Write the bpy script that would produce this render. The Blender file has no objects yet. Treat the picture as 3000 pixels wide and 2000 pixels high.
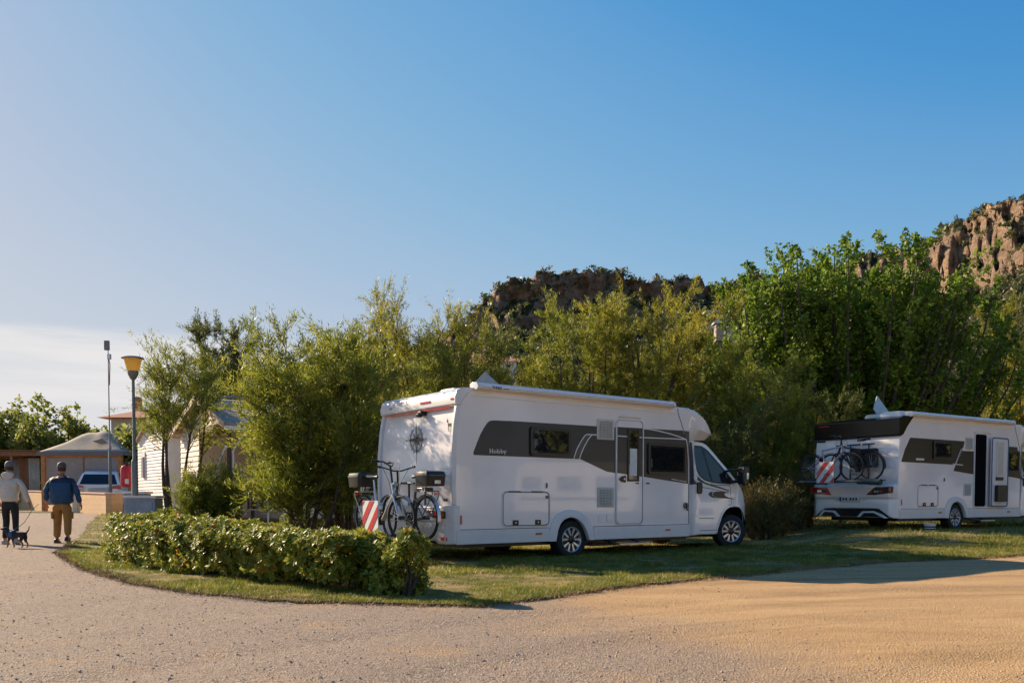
import bpy, bmesh, math, random
import numpy as np
from mathutils import Vector, Matrix, Euler
R = math.radians
C = bpy.context.scene.collection
sc = bpy.context.scene
# ------------------------------------------------------------ camera
EYE = 0.97
cd = bpy.data.cameras.new('camera')
cam = bpy.data.objects.new('camera', cd); C.objects.link(cam)
cam.location = (0, 0, EYE); cam.rotation_euler = (R(90 - 2.2), 0, 0)
cd.sensor_width = 36.0; cd.lens = 30.79; cd.shift_y = 0.1875
cd.clip_start = 0.05; cd.clip_end = 6000
sc.camera = cam
# ------------------------------------------------------------ sun and sky
SUN_EL = 25.2; SUN_AZ = math.degrees(math.atan2(-0.80, 0.60))     # azimuth from +Y towards +X
w = bpy.data.worlds.new("World"); sc.world = w; w.use_nodes = True
nt = w.node_tree; nt.nodes.clear()
wo = nt.nodes.new('ShaderNodeOutputWorld'); bg = nt.nodes.new('ShaderNodeBackground')
sky = nt.nodes.new('ShaderNodeTexSky'); sky.sky_type = 'NISHITA'; sky.sun_disc = False
sky.sun_elevation = R(SUN_EL); sky.sun_rotation = R(SUN_AZ)
sky.altitude = 0; sky.air_density = 1.0; sky.dust_density = 0.25; sky.ozone_density = 1.6
bg.inputs['Strength'].default_value = 0.10
# thin cloud bank low in the sky on the left (direction based, like the sky itself)
tc = nt.nodes.new('ShaderNodeTexCoord'); sx = nt.nodes.new('ShaderNodeSeparateXYZ')
nt.links.new(tc.outputs['Generated'], sx.inputs[0])
def wmath(op, a, b=None, c=None):
    n = nt.nodes.new('ShaderNodeMath'); n.operation = op
    for i, v in enumerate((a, b, c)):
        if v is None: continue
        if isinstance(v, (int, float)): n.inputs[i].default_value = v
        else: nt.links.new(v, n.inputs[i])
    return n.outputs[0]
def wrange(v, a, b, c, d):
    n = nt.nodes.new('ShaderNodeMapRange'); n.interpolation_type = 'SMOOTHSTEP'
    for i, q in enumerate((v, a, b, c, d)):
        if isinstance(q, (int, float)): n.inputs[i].default_value = q
        else: nt.links.new(q, n.inputs[i])
    return n.outputs[0]
mp = nt.nodes.new('ShaderNodeMapping'); mp.inputs['Scale'].default_value = (2.2, 2.2, 22)
nt.links.new(tc.outputs['Generated'], mp.inputs[0])
nz = nt.nodes.new('ShaderNodeTexNoise'); nz.inputs['Scale'].default_value = 1.6; nz.inputs['Detail'].default_value = 7
nz.inputs['Roughness'].default_value = .55
nt.links.new(mp.outputs[0], nz.inputs['Vector'])
top = wmath('MULTIPLY_ADD', nz.outputs['Fac'], 0.05, 0.142)
el = wrange(sx.outputs['Z'], wmath('ADD', top, 0.012), wmath('SUBTRACT', top, 0.010), 0.0, 1.0)
wisp = wrange(nz.outputs['Fac'], 0.36, 0.60, 0.55, 1.0)
left = wrange(sx.outputs['X'], -0.12, -0.34, 0.0, 1.0)
cf = wmath('MULTIPLY', wmath('MULTIPLY', el, wisp), wmath('MULTIPLY', left, 0.95))
mx = nt.nodes.new('ShaderNodeMix'); mx.data_type = 'RGBA'
nt.links.new(cf, mx.inputs[0])
sm_ = nt.nodes.new('ShaderNodeVectorMath'); sm_.operation = 'SCALE'; sm_.inputs['Scale'].default_value = .0862
nt.links.new(sky.outputs[0], sm_.inputs[0])
cv = nt.nodes.new('ShaderNodeRGBCurve'); nt.links.new(sm_.outputs[0], cv.inputs['Color'])
for ch, P in enumerate(([(0, 0), (.206, .065), (.26, .135), (.29, .168), (.42, .30), (.485, .36), (.834, .545), (1.32, .62), (2, .68)],
                        [(0, 0), (.34, .28), (.424, .362), (.461, .392), (.65, .492), (.80, .535), (1.15, .615), (1.63, .66), (2, .68)],
                        [(0, 0), (.568, .61), (.71, .665), (.95, .70), (1.2, .71), (1.5, .72), (2, .73)])):
    c = cv.mapping.curves[ch]
    c.points[0].location = (0, 0); c.points[1].location = (P[-1][0] / 2, P[-1][1])
    for x_, y_ in P[1:-1]: c.points.new(x_ / 2, y_)
cv.mapping.update()
sc2 = nt.nodes.new('ShaderNodeVectorMath'); sc2.operation = 'SCALE'; sc2.inputs['Scale'].default_value = 4.82
nt.links.new(cv.outputs[0], sc2.inputs[0])
nt.links.new(sc2.outputs[0], mx.inputs[6]); mx.inputs[7].default_value = (4.0, 3.9, 3.88, 1)
nt.links.new(mx.outputs[2], bg.inputs['Color']); nt.links.new(bg.outputs[0], wo.inputs[0])
sd = bpy.data.lights.new('sun', 'SUN'); sd.energy = 5.0; sd.angle = R(0.5); sd.color = (1.0, 0.82, 0.60)
so = bpy.data.objects.new('sun', sd); C.objects.link(so); so.location = (-40, 30, 40)
S_DIR = Vector((math.sin(R(SUN_AZ)) * math.cos(R(SUN_EL)), math.cos(R(SUN_AZ)) * math.cos(R(SUN_EL)), math.sin(R(SUN_EL))))
so.rotation_euler = S_DIR.to_track_quat('Z', 'Y').to_euler()
sc.view_settings.view_transform = 'Standard'; sc.view_settings.look = 'None'
sc.view_settings.exposure = 1.05; sc.view_settings.gamma = 1.0
# ------------------------------------------------------------ helpers
def tag(o, label=None, cat=None, group=None, kind=None):
    if label: o['label'] = label
    if cat: o['category'] = cat
    if group: o['group'] = group
    if kind: o['kind'] = kind
    return o
def empty(name, loc, rz=0, label=None, cat=None, group=None):
    o = bpy.data.objects.new(name, None); C.objects.link(o); o.empty_display_size = .2
    o.location = loc; o.rotation_euler = (0, 0, rz); return tag(o, label, cat, group)
class MB:
    def __init__(s): s.v = []; s.f = []
    def add(s, vs, fs):
        n = len(s.v); s.v += [tuple(float(c) for c in p) for p in vs]; s.f += [tuple(i + n for i in f) for f in fs]; return s
    def box(s, x0, x1, y0, y1, z0, z1, m=None):
        vs = [(x, y, z) for x in (x0, x1) for y in (y0, y1) for z in (z0, z1)]
        if m: vs = [m @ Vector(p) for p in vs]
        return s.add(vs, [(0, 1, 3, 2), (4, 6, 7, 5), (0, 4, 5, 1), (2, 3, 7, 6), (0, 2, 6, 4), (1, 5, 7, 3)])
    def bar(s, a, b, wx, wz):
        a = Vector(a); b = Vector(b); d = b - a; q = d.to_track_quat('Y', 'Z').to_matrix().to_4x4(); q.translation = a
        return s.box(-wx / 2, wx / 2, 0, d.length, -wz / 2, wz / 2, q)
    def tube(s, pts, r, n=8, cap=True):
        pts = [Vector(p) for p in pts]; rs = r if isinstance(r, (list, tuple)) else [r] * len(pts)
        rings = []; up = None
        for i, p in enumerate(pts):
            d = (pts[min(i + 1, len(pts) - 1)] - pts[max(i - 1, 0)]).normalized()
            if up is None: up = d.orthogonal().normalized()
            u = (up - d * up.dot(d))
            u = u.normalized() if u.length > 1e-5 else d.orthogonal().normalized()
            up = u; v = d.cross(u)
            rings.append([p + (u * math.cos(2 * math.pi * k / n) + v * math.sin(2 * math.pi * k / n)) * rs[i] for k in range(n)])
        vs = [q for ring in rings for q in ring]; fs = []
        for i in range(len(pts) - 1):
            for k in range(n):
                fs.append((i * n + k, i * n + (k + 1) % n, (i + 1) * n + (k + 1) % n, (i + 1) * n + k))
        if cap: fs += [tuple(range(n))[::-1], tuple((len(pts) - 1) * n + k for k in range(n))]
        return s.add(vs, fs)
    def lathe(s, prof, n=24, m=None, close=False):      # prof: (r, z) about Z
        vs = []; fs = []
        for r, z in prof:
            for k in range(n):
                a = 2 * math.pi * k / n; p = Vector((r * math.cos(a), r * math.sin(a), z)); vs.append(m @ p if m else p)
        L = len(prof)
        for i in range(L if close else L - 1):
            j = (i + 1) % L
            for k in range(n): fs.append((i * n + k, i * n + (k + 1) % n, j * n + (k + 1) % n, j * n + k))
        if not close: fs += [tuple(range(n))[::-1], tuple((L - 1) * n + k for k in range(n))]
        return s.add(vs, fs)
    def prism(s, pts, t, m=None):                        # pts (a,b) polygon -> along +c by t; local axes a,b,c
        n = len(pts); vs = [Vector((a, b, 0)) for a, b in pts] + [Vector((a, b, t)) for a, b in pts]
        if m: vs = [m @ p for p in vs]
        return s.add(vs, [tuple(range(n))[::-1], tuple(range(n, 2 * n))] + [(k, (k + 1) % n, n + (k + 1) % n, n + k) for k in range(n)])
    def build(s, name, mat, parent=None, smooth=True, bevel=0, ang=35, **kw):
        me = bpy.data.meshes.new(name); me.from_pydata(s.v, [], s.f); return fin(name, me, mat, parent, smooth, bevel, ang, **kw)
def fin(name, me, mat, parent=None, smooth=True, bevel=0, ang=35, recalc=True, loc=None, rot=None):
    if recalc:
        bm = bmesh.new(); bm.from_mesh(me); bmesh.ops.recalc_face_normals(bm, faces=bm.faces); bm.to_mesh(me); bm.free()
    if mat: me.materials.append(mat)
    if smooth:
        me.polygons.foreach_set('use_smooth', [True] * len(me.polygons)); me.set_sharp_from_angle(angle=R(ang))
    me.update()
    o = bpy.data.objects.new(name, me); C.objects.link(o); o.parent = parent
    if loc: o.location = loc
    if rot: o.rotation_euler = rot
    if bevel:
        b = o.modifiers.new('bevel', 'BEVEL'); b.width = bevel; b.segments = 2; b.limit_method = 'ANGLE'; b.angle_limit = R(40)
    return o
def npmesh(name, V, k, mat, parent=None, smooth=False):  # V: (N,k,3) loose faces
    V = np.asarray(V, dtype=np.float32); N = len(V); me = bpy.data.meshes.new(name)
    me.vertices.add(N * k); me.loops.add(N * k); me.polygons.add(N)
    me.vertices.foreach_set('co', V.reshape(-1)); me.loops.foreach_set('vertex_index', np.arange(N * k, dtype=np.int32))
    me.polygons.foreach_set('loop_start', np.arange(0, N * k, k, dtype=np.int32))
    me.update(calc_edges=True); me.materials.append(mat)
    o = bpy.data.objects.new(name, me); C.objects.link(o); o.parent = parent; return o
def gridmesh(name, P, mat, parent=None, smooth=True):    # P: (a,b,3)
    a, b, _ = P.shape; me = bpy.data.meshes.new(name)
    idx = np.arange(a * b).reshape(a, b)
    q = np.stack([idx[:-1, :-1], idx[1:, :-1], idx[1:, 1:], idx[:-1, 1:]], -1).reshape(-1, 4)
    me.vertices.add(a * b); me.loops.add(len(q) * 4); me.polygons.add(len(q))
    me.vertices.foreach_set('co', P.astype(np.float32).reshape(-1)); me.loops.foreach_set('vertex_index', q.reshape(-1).astype(np.int32))
    me.polygons.foreach_set('loop_start', np.arange(0, len(q) * 4, 4, dtype=np.int32)); me.update(calc_edges=True)
    if smooth: me.polygons.foreach_set('use_smooth', [True] * len(q))
    me.materials.append(mat); o = bpy.data.objects.new(name, me); C.objects.link(o); o.parent = parent; return o
# ------------------------------------------------------------ materials
class NT:
    def __init__(s, name):
        s.m = bpy.data.materials.new(name); s.m.use_nodes = True; s.t = s.m.node_tree
        s.p = s.t.nodes['Principled BSDF']; s.o = s.t.nodes['Material Output']
    def n(s, typ, **kw):
        n = s.t.nodes.new(typ)
        for k, v in kw.items(): setattr(n, k, v)
        return n
    def l(s, a, b): s.t.links.new(a, b)
    def co(s): return s.n('ShaderNodeTexCoord').outputs['Object']
    def noise(s, scale, detail=4, rough=.5, vec=None, out='Fac', dist=0):
        n = s.n('ShaderNodeTexNoise'); n.inputs['Scale'].default_value = scale; n.inputs['Detail'].default_value = detail
        n.inputs['Roughness'].default_value = rough; n.inputs['Distortion'].default_value = dist
        s.l(vec if vec is not None else s.co(), n.inputs['Vector']); return n.outputs[out]
    def mapping(s, scale, vec=None, rot=(0, 0, 0)):
        m = s.n('ShaderNodeMapping'); m.inputs['Scale'].default_value = scale; m.inputs['Rotation'].default_value = rot
        s.l(vec if vec is not None else s.co(), m.inputs[0]); return m.outputs[0]
    def ramp(s, fac, stops):
        r = s.n('ShaderNodeValToRGB'); e = r.color_ramp.elements
        while len(e) < len(stops): e.new(.5)
        for k, (p, c) in enumerate(stops):
            e[k].position = p; e[k].color = tuple(c) + (1,) if len(c) == 3 else c
        s.l(fac, r.inputs[0]); return r.outputs[0]
    def mix(s, fac, a, b, mode='MIX'):
        m = s.n('ShaderNodeMix', data_type='RGBA', blend_type=mode)
        for i, v in ((0, fac), (6, a), (7, b)):
            if isinstance(v, (int, float)): m.inputs[i].default_value = v
            elif isinstance(v, tuple): m.inputs[i].default_value = v if len(v) == 4 else v + (1,)
            else: s.l(v, m.inputs[i])
        return m.outputs[2]
    def math(s, op, a, b=0.0, c=0.0):
        m = s.n('ShaderNodeMath', operation=op)
        for i, v in enumerate((a, b, c)):
            if isinstance(v, (int, float)): m.inputs[i].default_value = v
            else: s.l(v, m.inputs[i])
        return m.outputs[0]
    def rng(s, v, a, b, c=0.0, d=1.0):
        m = s.n('ShaderNodeMapRange', interpolation_type='SMOOTHSTEP')
        for i, q in enumerate((v, a, b, c, d)):
            if isinstance(q, (int, float)): m.inputs[i].default_value = q
            else: s.l(q, m.inputs[i])
        return m.outputs[0]
    def col(s, c):
        if isinstance(c, tuple): s.p.inputs['Base Color'].default_value = c if len(c) == 4 else c + (1,)
        else: s.l(c, s.p.inputs['Base Color'])
    def bump(s, h, strength=.5, dist=.02):
        b = s.n('ShaderNodeBump'); b.inputs['Strength'].default_value = strength; b.inputs['Distance'].default_value = dist
        s.l(h, b.inputs['Height']); s.l(b.outputs[0], s.p.inputs['Normal']); return b
    def set(s, rough=.5, metal=0, coat=0, spec=.5, trans=0):
        i = s.p.inputs; i['Roughness'].default_value = rough; i['Metallic'].default_value = metal
        i['Coat Weight'].default_value = coat; i['Specular IOR Level'].default_value = spec; i['Transmission Weight'].default_value = trans
        return s
def M(name, c, rough=.5, metal=0, var=.08, scale=6, bump=0, coat=0, spec=.5, bscale=60):
    t = NT(name); t.set(rough, metal, coat, spec)
    d = tuple(max(0, x * (1 - 2.2 * var)) for x in c); u = tuple(min(1, x * (1 + var)) for x in c)
    t.col(t.ramp(t.noise(scale, 5, .6), [(.3, d), (.7, u)]))
    if bump: t.bump(t.noise(bscale, 4, .6), bump, .01)
    return t.m
def leafmat(name, dark, mid, light, scale=3.0, transl=.35, rough=.5, spec=.4, extra=None, fine=40):
    t = NT(name); t.set(rough, 0, 0, spec)
    a = t.noise(scale, 3, .6); b = t.noise(fine, 2, .6)
    f = t.math('MULTIPLY_ADD', b, .7, t.math('MULTIPLY', a, .45))
    c = t.ramp(f, [(.38, dark), (.56, mid), (.76, light)])
    if extra: c = t.mix(t.rng(t.noise(fine * .45, 1, .4), .66, .70), c, extra)
    t.col(c)
    tr = t.n('ShaderNodeBsdfTranslucent'); t.l(c if not isinstance(c, tuple) else c, tr.inputs['Color'])
    ms = t.n('ShaderNodeMixShader'); ms.inputs[0].default_value = transl
    t.l(t.p.outputs[0], ms.inputs[1]); t.l(tr.outputs[0], ms.inputs[2]); t.l(ms.outputs[0], t.o.inputs['Surface'])
    return t.m
white = M('white_paint', (.88, .80, .765), .14, 0, .025, 1.2, coat=.6)
gelcoat = M('white_plastic', (.76, .715, .69), .3, 0, .03, 3)
cream = M('cream_plastic', (.60, .55, .46), .45, 0, .05, 8)
black = M('black_plastic', (.012, .013, .015), .35, 0, .1)
rubber = M('tyre_rubber', (.018, .018, .018), .8, 0, .15, 30)
darkmetal = M('dark_metal', (.06, .065, .07), .4, .6)
silver = M('silver_paint', (.55, .56, .58), .25, .5, .05)
greymetal = M('galvanised_steel', (.20, .195, .185), .55, .3, .12, 14)
alu = M('aluminium', (.62, .62, .62), .3, .8, .05)
graydecal = M('charcoal_film', (.022, .027, .034), .34, 0, .06, 2, coat=.12)
matblack = M('matt_black', (.006, .006, .007), .95, 0, .1, spec=.05)
graydecal2 = M('grey_film', (.07, .07, .065), .3, 0, .06, 2, coat=.3)
seam = M('seal_rubber', (.05, .055, .06), .6)
redl = M('red_lens', (.55, .012, .015), .15, 0, .1, 20, coat=.5)
orangel = M('orange_lens', (.65, .12, .02), .2, 0, .1, 20)
clearl = M('clear_lens', (.6, .62, .64), .08, .3, .1, 20)
glass = NT('dark_glass'); glass.set(.02, 0, .0, .6); glass.col(glass.ramp(glass.noise(2, 2), [(.3, (.008, .010, .012)), (.8, (.016, .018, .02))])); glass = glass.m
redpaint = M('red_paint', (.50, .015, .02), .35, 0, .1)
signwhite = M('sign_white', (.70, .69, .66), .5, 0, .06, 20)
bluepaint = M('blue_paint', (.05, .33, .55), .5)
wood = M('stained_wood', (.28, .115, .045), .6, 0, .18, 8)
orangewood = M('warm_wood', (.50, .20, .06), .6, 0, .15, 8)
skinm = M('skin', (.42, .20, .13), .55, 0, .06, 12)
barkm = M('bark', (.075, .055, .04), .9, 0, .25, 18, bump=.6, bscale=30)
barkl = M('pale_twig_bark', (.20, .14, .09), .85, 0, .25, 18)
# ------------------------------------------------------------ terrain
def S01(t): t = np.clip(t, 0, 1); return t * t * (3 - 2 * t)
def gz(x, y):
    x = np.asarray(x, float); y = np.asarray(y, float)
    a = .45 * S01((y - 20) / 14); b = .25 * S01((x - 5.2) / 3.2) * S01((y - 14.5) / 5)
    return np.maximum(a, b)
def gzf(x, y): return float(gz(x, y))
LF = [(-15.9, 34.1), (-12.3, 25.3), (-10.1, 20.1), (-8.8, 17.3), (-8.3, 16.0), (-6.9, 13.7), (-5.84, 12.01), (-4.42, 10.13), (-3.24, 8.96), (-2.32, 8.38), (-1.52, 8.1), (-.82, 7.93),
      (-.26, 7.85), (.1, 8.35), (1.06, 9.45), (1.98, 10.3), (3.24, 11.31), (4.62, 12.7), (5.97, 13.6), (7.93, 14.5), (9.6, 15.7), (13, 17.5), (20, 20), (34, 24)]
# ground: gravel that turns to sand towards the right
t = NT('gravel_and_sand'); t.set(.92, 0, 0, .2)
co = t.co(); sp = t.n('ShaderNodeSeparateXYZ'); t.l(co, sp.inputs[0])
gn = t.noise(.7, 5, .6); gf = t.noise(26, 5, .75); gp = t.noise(95, 3, .7)
vor = t.n('ShaderNodeTexVoronoi'); vor.inputs['Scale'].default_value = 75; t.l(co, vor.inputs['Vector'])
grav = t.ramp(gf, [(.32, (.15, .11, .083)), (.5, (.35, .26, .20)), (.66, (.54, .425, .335))])
grav = t.mix(.5, grav, t.ramp(vor.outputs['Color'], [(.1, (.21, .155, .115)), (.5, (.41, .31, .235)), (.9, (.62, .50, .385))]))
warm = t.noise(1.1, 4, .6, vec=t.mapping((.9, 1.1, 1)))
grav = t.mix(t.rng(warm, .54, .72, 0, .5), grav, (.58, .36, .18))
sand = t.ramp(t.math('MULTIPLY_ADD', gf, .5, t.math('MULTIPLY', t.noise(1.3, 6, .65, vec=t.mapping((.35, 1.4, 1), rot=(0, 0, R(28)))), .5)), [(.3, (.32, .19, .085)), (.5, (.48, .30, .145)), (.7, (.60, .40, .205))])
dx_ = t.math('SUBTRACT', sp.outputs['X'], 7.5); dy_ = t.math('ADD', sp.outputs['Y'], 2.5); rad__ = t.math('SQRT', t.math('ADD', t.math('MULTIPLY', dx_, dx_), t.math('MULTIPLY', dy_, dy_))); cx_ = t.n('ShaderNodeCombineXYZ'); t.l(t.math('MULTIPLY', rad__, 2.6), cx_.inputs[0]); t.l(t.math('ARCTAN2', dy_, dx_), cx_.inputs[1])
trk = t.noise(1.0, 5, .65, vec=cx_.outputs[0]); sand = t.mix(t.rng(trk, .50, .66, 0, .45), sand, (.28, .17, .085)); grav = t.mix(t.rng(trk, .52, .70, 0, .22), grav, (.26, .19, .14))
# line between gravel and sand
ln = t.math('ADD', sp.outputs['X'], t.math('MULTIPLY', t.math('SUBTRACT', sp.outputs['Y'], 7.93), .42))
ln = t.math('ADD', ln, t.math('MULTIPLY', t.math('SUBTRACT', gn, .5), 3.0))
sm = t.rng(ln, -1.0, 1.7)
t.col(t.mix(sm, grav, sand))
h = t.math('ADD', t.math('MULTIPLY', gf, 1.0), t.math('MULTIPLY', t.math('ADD', vor.outputs['Distance'], gp), .55))
h = t.math('MULTIPLY', h, t.rng(sm, 0, 1, 1, .4))
t.bump(h, 1.0, .035)
m_ground = t.m
def axis(vals):
    out = []
    for a, b, n in vals: out += list(np.linspace(a, b, n, endpoint=False))
    return np.array(out + [vals[-1][1]])
ax = axis([(-2500, -200, 10), (-200, -40, 16), (-40, -12, 28), (-12, 12, 120), (12, 40, 28), (40, 200, 16), (200, 2500, 10)])
ay = axis([(-400, -20, 12), (-20, 3, 20), (3, 16, 90), (16, 40, 70), (40, 120, 20), (120, 3000, 14)])
X, Y = np.meshgrid(ax, ay, indexing='ij')
rngs = np.random.default_rng(5)
def vnoise(x, y, f, seed):           # cheap smooth value noise
    r = np.random.default_rng(seed); T = r.random((256, 256)); x = x * f; y = y * f
    xi = np.floor(x).astype(int); yi = np.floor(y).astype(int); u = x - xi; v = y - yi; u = u * u * (3 - 2 * u); v = v * v * (3 - 2 * v)
    g = lambda a, b: T[a % 256, b % 256]
    return (g(xi, yi) * (1 - u) + g(xi + 1, yi) * u) * (1 - v) + (g(xi, yi + 1) * (1 - u) + g(xi + 1, yi + 1) * u) * v
near = np.exp(-((Y - 8) / 14) ** 2) * (np.abs(X) < 30)
def rut(x, y):                        # shallow curved wheel tracks
    r = np.hypot(x - 7.5, y + 2.5); o = 0
    for rr in (7.6, 9.0, 10.6, 12.1): o = o - .022 * np.exp(-((r - rr - .25 * vnoise(x, y, .4, 3)) / .16) ** 2) + .008 * np.exp(-((r - rr - .32) / .12) ** 2)
    return o
Z = gz(X, Y) + near * ((vnoise(X, Y, .8, 1) - .5) * .03 + (vnoise(X, Y, 3.1, 2) - .5) * .012) + near * rut(X, Y)
tag(gridmesh('ground', np.stack([X, Y, Z], -1), m_ground), kind='structure')
# stones lying on the gravel
def pebbles(n, seed):
    r = np.random.default_rng(seed)
    y = 4.2 + 9 * r.random(n) ** 1.5; x = (r.random(n) - .5) * 1.35 * y
    k = (x + (y - 7.93) * .42 + (r.random(n) - .5) * 3 < 1.0) | (r.random(n) < .12); x = x[k]; y = y[k]
    inside = np.zeros(len(x), bool); lx = np.array([p[0] for p in LF[4:]]); ly = np.array([p[1] for p in LF[4:]])
    inside = y > np.interp(x, lx, ly) - .05; x = x[~inside]; y = y[~inside]; n = len(x)
    s = .003 + .008 * r.random(n) ** 4
    base = np.array([(1, 0, 0), (0, 1, 0), (-1, 0, 0), (0, -1, 0), (0, 0, .75), (0, 0, -.6)])
    tri = np.array([(0, 1, 4), (1, 2, 4), (2, 3, 4), (3, 0, 4), (1, 0, 5), (2, 1, 5), (3, 2, 5), (0, 3, 5)])
    a = r.random(n) * 6.28; V = base[None] * s[:, None, None] * (.6 + .8 * r.random((n, 6, 1)))
    c, q = np.cos(a)[:, None], np.sin(a)[:, None]
    V = np.stack([V[..., 0] * c - V[..., 1] * q, V[..., 0] * q + V[..., 1] * c, V[..., 2]], -1)
    zz = gz(x, y) + np.exp(-((y - 8) / 14) ** 2) * ((vnoise(x, y, .8, 1) - .5) * .03 + (vnoise(x, y, 3.1, 2) - .5) * .012 + rut(x, y))
    V += np.stack([x, y, zz + s * .2], -1)[:, None]
    return V[:, tri].reshape(-1, 3, 3)
o = npmesh('gravel', pebbles(9000, 8), 3, M('pebble', (.56, .43, .33), .85, 0, .35, 35)); tag(o, 'loose grey and tan stones scattered over the open gravel', 'gravel', kind='stuff')
# lawn sheet
t = NT('lawn_soil'); t.set(.95, 0, 0, .1)
a = t.noise(1.4, 6, .65); b = t.noise(30, 4, .7)
t.col(t.ramp(t.math('MULTIPLY_ADD', b, .45, t.math('MULTIPLY', a, .6)), [(.36, (.07, .07, .02)), (.5, (.16, .14, .045)), (.62, (.36, .25, .13))])); t.bump(b, .9, .03)
from mathutils.geometry import delaunay_2d_cdt
def resample(P, d):
    out = []
    for (x0, y0), (x1, y1) in zip(P, P[1:]):
        n = max(1, int(math.hypot(x1 - x0, y1 - y0) / d))
        for k in range(n): out.append((x0 + (x1 - x0) * k / n, y0 + (y1 - y0) * k / n))
    return out + [P[-1]]
rr = random.Random(4)
edge = [(x + rr.uniform(-.05, .05) * min(1.5, y / 10), y + rr.uniform(-.05, .05)) for x, y in resample(LF, .14)]
poly = edge + [(60, 30), (60, 75), (-45, 75), (-45, 42), (-17, 35)]
inner = [(x, y) for x in np.arange(-15, 20, .5) for y in np.arange(8, 34, .5)]
def pip(x, y, P):
    x = np.asarray(x); y = np.asarray(y); c = np.zeros(x.shape, bool); n = len(P)
    for i in range(n):
        x0, y0 = P[i]; x1, y1 = P[(i + 1) % n]
        if y0 == y1: continue
        c ^= ((y0 > y) != (y1 > y)) & (x < (x1 - x0) * (y - y0) / (y1 - y0) + x0)
    return c
ix = np.array([p[0] for p in inner]); iy = np.array([p[1] for p in inner]); k = pip(ix, iy, poly)
pts = [Vector(p) for p in poly] + [Vector((a, b)) for a, b in zip(ix[k], iy[k])]
n = len(poly); vo, _, fo, *_ = delaunay_2d_cdt(pts, [(i, (i + 1) % n) for i in range(n)], [list(range(n))], 1, 1e-5)
def lawnz(x, y): return gz(x, y) + np.exp(-((y - 8) / 14) ** 2) * ((vnoise(x, y, .8, 1) - .5) * .03) + .022
me = bpy.data.meshes.new('lawn'); me.from_pydata([(v.x, v.y, float(lawnz(np.array(v.x), np.array(v.y)))) for v in vo], [], [tuple(f) for f in fo])
tag(fin('lawn', me, t.m, recalc=True), kind='structure')
# grass blades
def blades(n, seed, ymax, hscale, xr=None):
    r = np.random.default_rng(seed)
    y = 7.7 + (ymax - 7.7) * r.random(n) ** 1.35; x = (r.random(n) - .5) * 1.36 * y
    cl = vnoise(x, y, 1.3, 11) * .6 + vnoise(x, y, 5, 12) * .4
    k = pip(x, y, poly) & (cl + .25 * r.random(n) > .46); x = x[k]; y = y[k]; cl = cl[k]; n = len(x)
    h = (.018 + .05 * r.random(n)) * (.25 + 1.6 * (cl - .3)) * hscale * (1 + np.maximum(0, y - 10) * .05); wd = .0035 * (1 + np.maximum(0, y - 9) * .12)
    a = r.random(n) * 6.28; b = r.random(n) * 6.28; ln_ = h * (.2 + .9 * r.random(n))
    z = lawnz(x, y) - .004
    p0 = np.stack([x - np.cos(a) * wd, y - np.sin(a) * wd, z], -1); p1 = np.stack([x + np.cos(a) * wd, y + np.sin(a) * wd, z], -1)
    p2 = np.stack([x + np.cos(b) * ln_, y + np.sin(b) * ln_, z + h], -1)
    return np.stack([p0, p1, p2], 1)
m_grass = leafmat('grass_blade', (.065, .08, .011), (.17, .19, .024), (.38, .31, .07), .8, .45, fine=4.5, extra=(.46, .32, .14))
V = np.concatenate([blades(330000, 21, 18, 1.0), blades(140000, 22, 32, 1.25)])
# dry grass fringe along the edge
r = np.random.default_rng(31); ex = np.array([p[0] for p in resample(LF[2:-1], .02)]); ey = np.array([p[1] for p in resample(LF[2:-1], .02)])
tag(npmesh('grass', V, 3, m_grass), 'short green grass over the pitches round the camper vans', 'grass', kind='stuff')
i = r.integers(0, len(ex), 42000); off = (r.random(len(i)) ** 1.6) * .55 - .10
x = ex[i] + r.normal(0, .06, len(i)) - .25 * off; y = ey[i] + off + r.normal(0, .03, len(i)); h = .012 + .035 * r.random(len(i)); a = r.random(len(i)) * 6.28; b = r.random(len(i)) * 6.28
z = np.maximum(gz(x, y), 0) + .012; wd = .004
V = np.stack([np.stack([x - np.cos(a) * wd, y - np.sin(a) * wd, z], -1), np.stack([x + np.cos(a) * wd, y + np.sin(a) * wd, z], -1), np.stack([x + np.cos(b) * h, y + np.sin(b) * h, z + h * .8], -1)], 1)
tag(npmesh('dry_grass', V, 3, M('straw', (.36, .22, .09), .8, 0, .3, 5)), 'dry tan grass fringe where lawn meets gravel', 'grass', kind='stuff')
# ------------------------------------------------------------ hills
t = NT('hill_rock'); t.set(.95, 0, 0, .1)
geo = t.n('ShaderNodeNewGeometry'); gs = t.n('ShaderNodeSeparateXYZ'); t.l(geo.outputs['Normal'], gs.inputs[0])
n1 = t.noise(.045, 8, .65); n2 = t.noise(.12, 6, .7, vec=t.mapping((1, 1, .35))); n3 = t.noise(.6, 6, .7)
rock = t.ramp(t.math('MULTIPLY_ADD', n3, .35, t.math('MULTIPLY', n2, .7)), [(.36, (.42, .30, .21)), (.5, (.66, .46, .32)), (.6, (.72, .46, .28)), (.72, (.80, .62, .45))])
rock = t.mix(t.rng(t.noise(.03, 4, .6, vec=t.mapping((1, 1, .25))), .56, .66, 0, .7), rock, (.75, .30, .12))
st_ = t.noise(.30, 6, .7, vec=t.mapping((.25, .25, 1.7), rot=(R(8), R(6), 0))); rock = t.mix(t.rng(st_, .46, .58, .0, .55), rock, (.28, .19, .13)); rock = t.mix(t.rng(t.noise(.9, 8, .8), .50, .62, 0, .5), rock, (.20, .15, .11))
bush = t.ramp(n3, [(.35, (.045, .055, .020)), (.55, (.09, .10, .035)), (.7, (.20, .17, .08))])
k = t.math('ADD', gs.outputs['Z'], t.math('MULTIPLY', t.math('SUBTRACT', n1, .5), 1.1)); k = t.rng(k, .56, .72)
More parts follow.
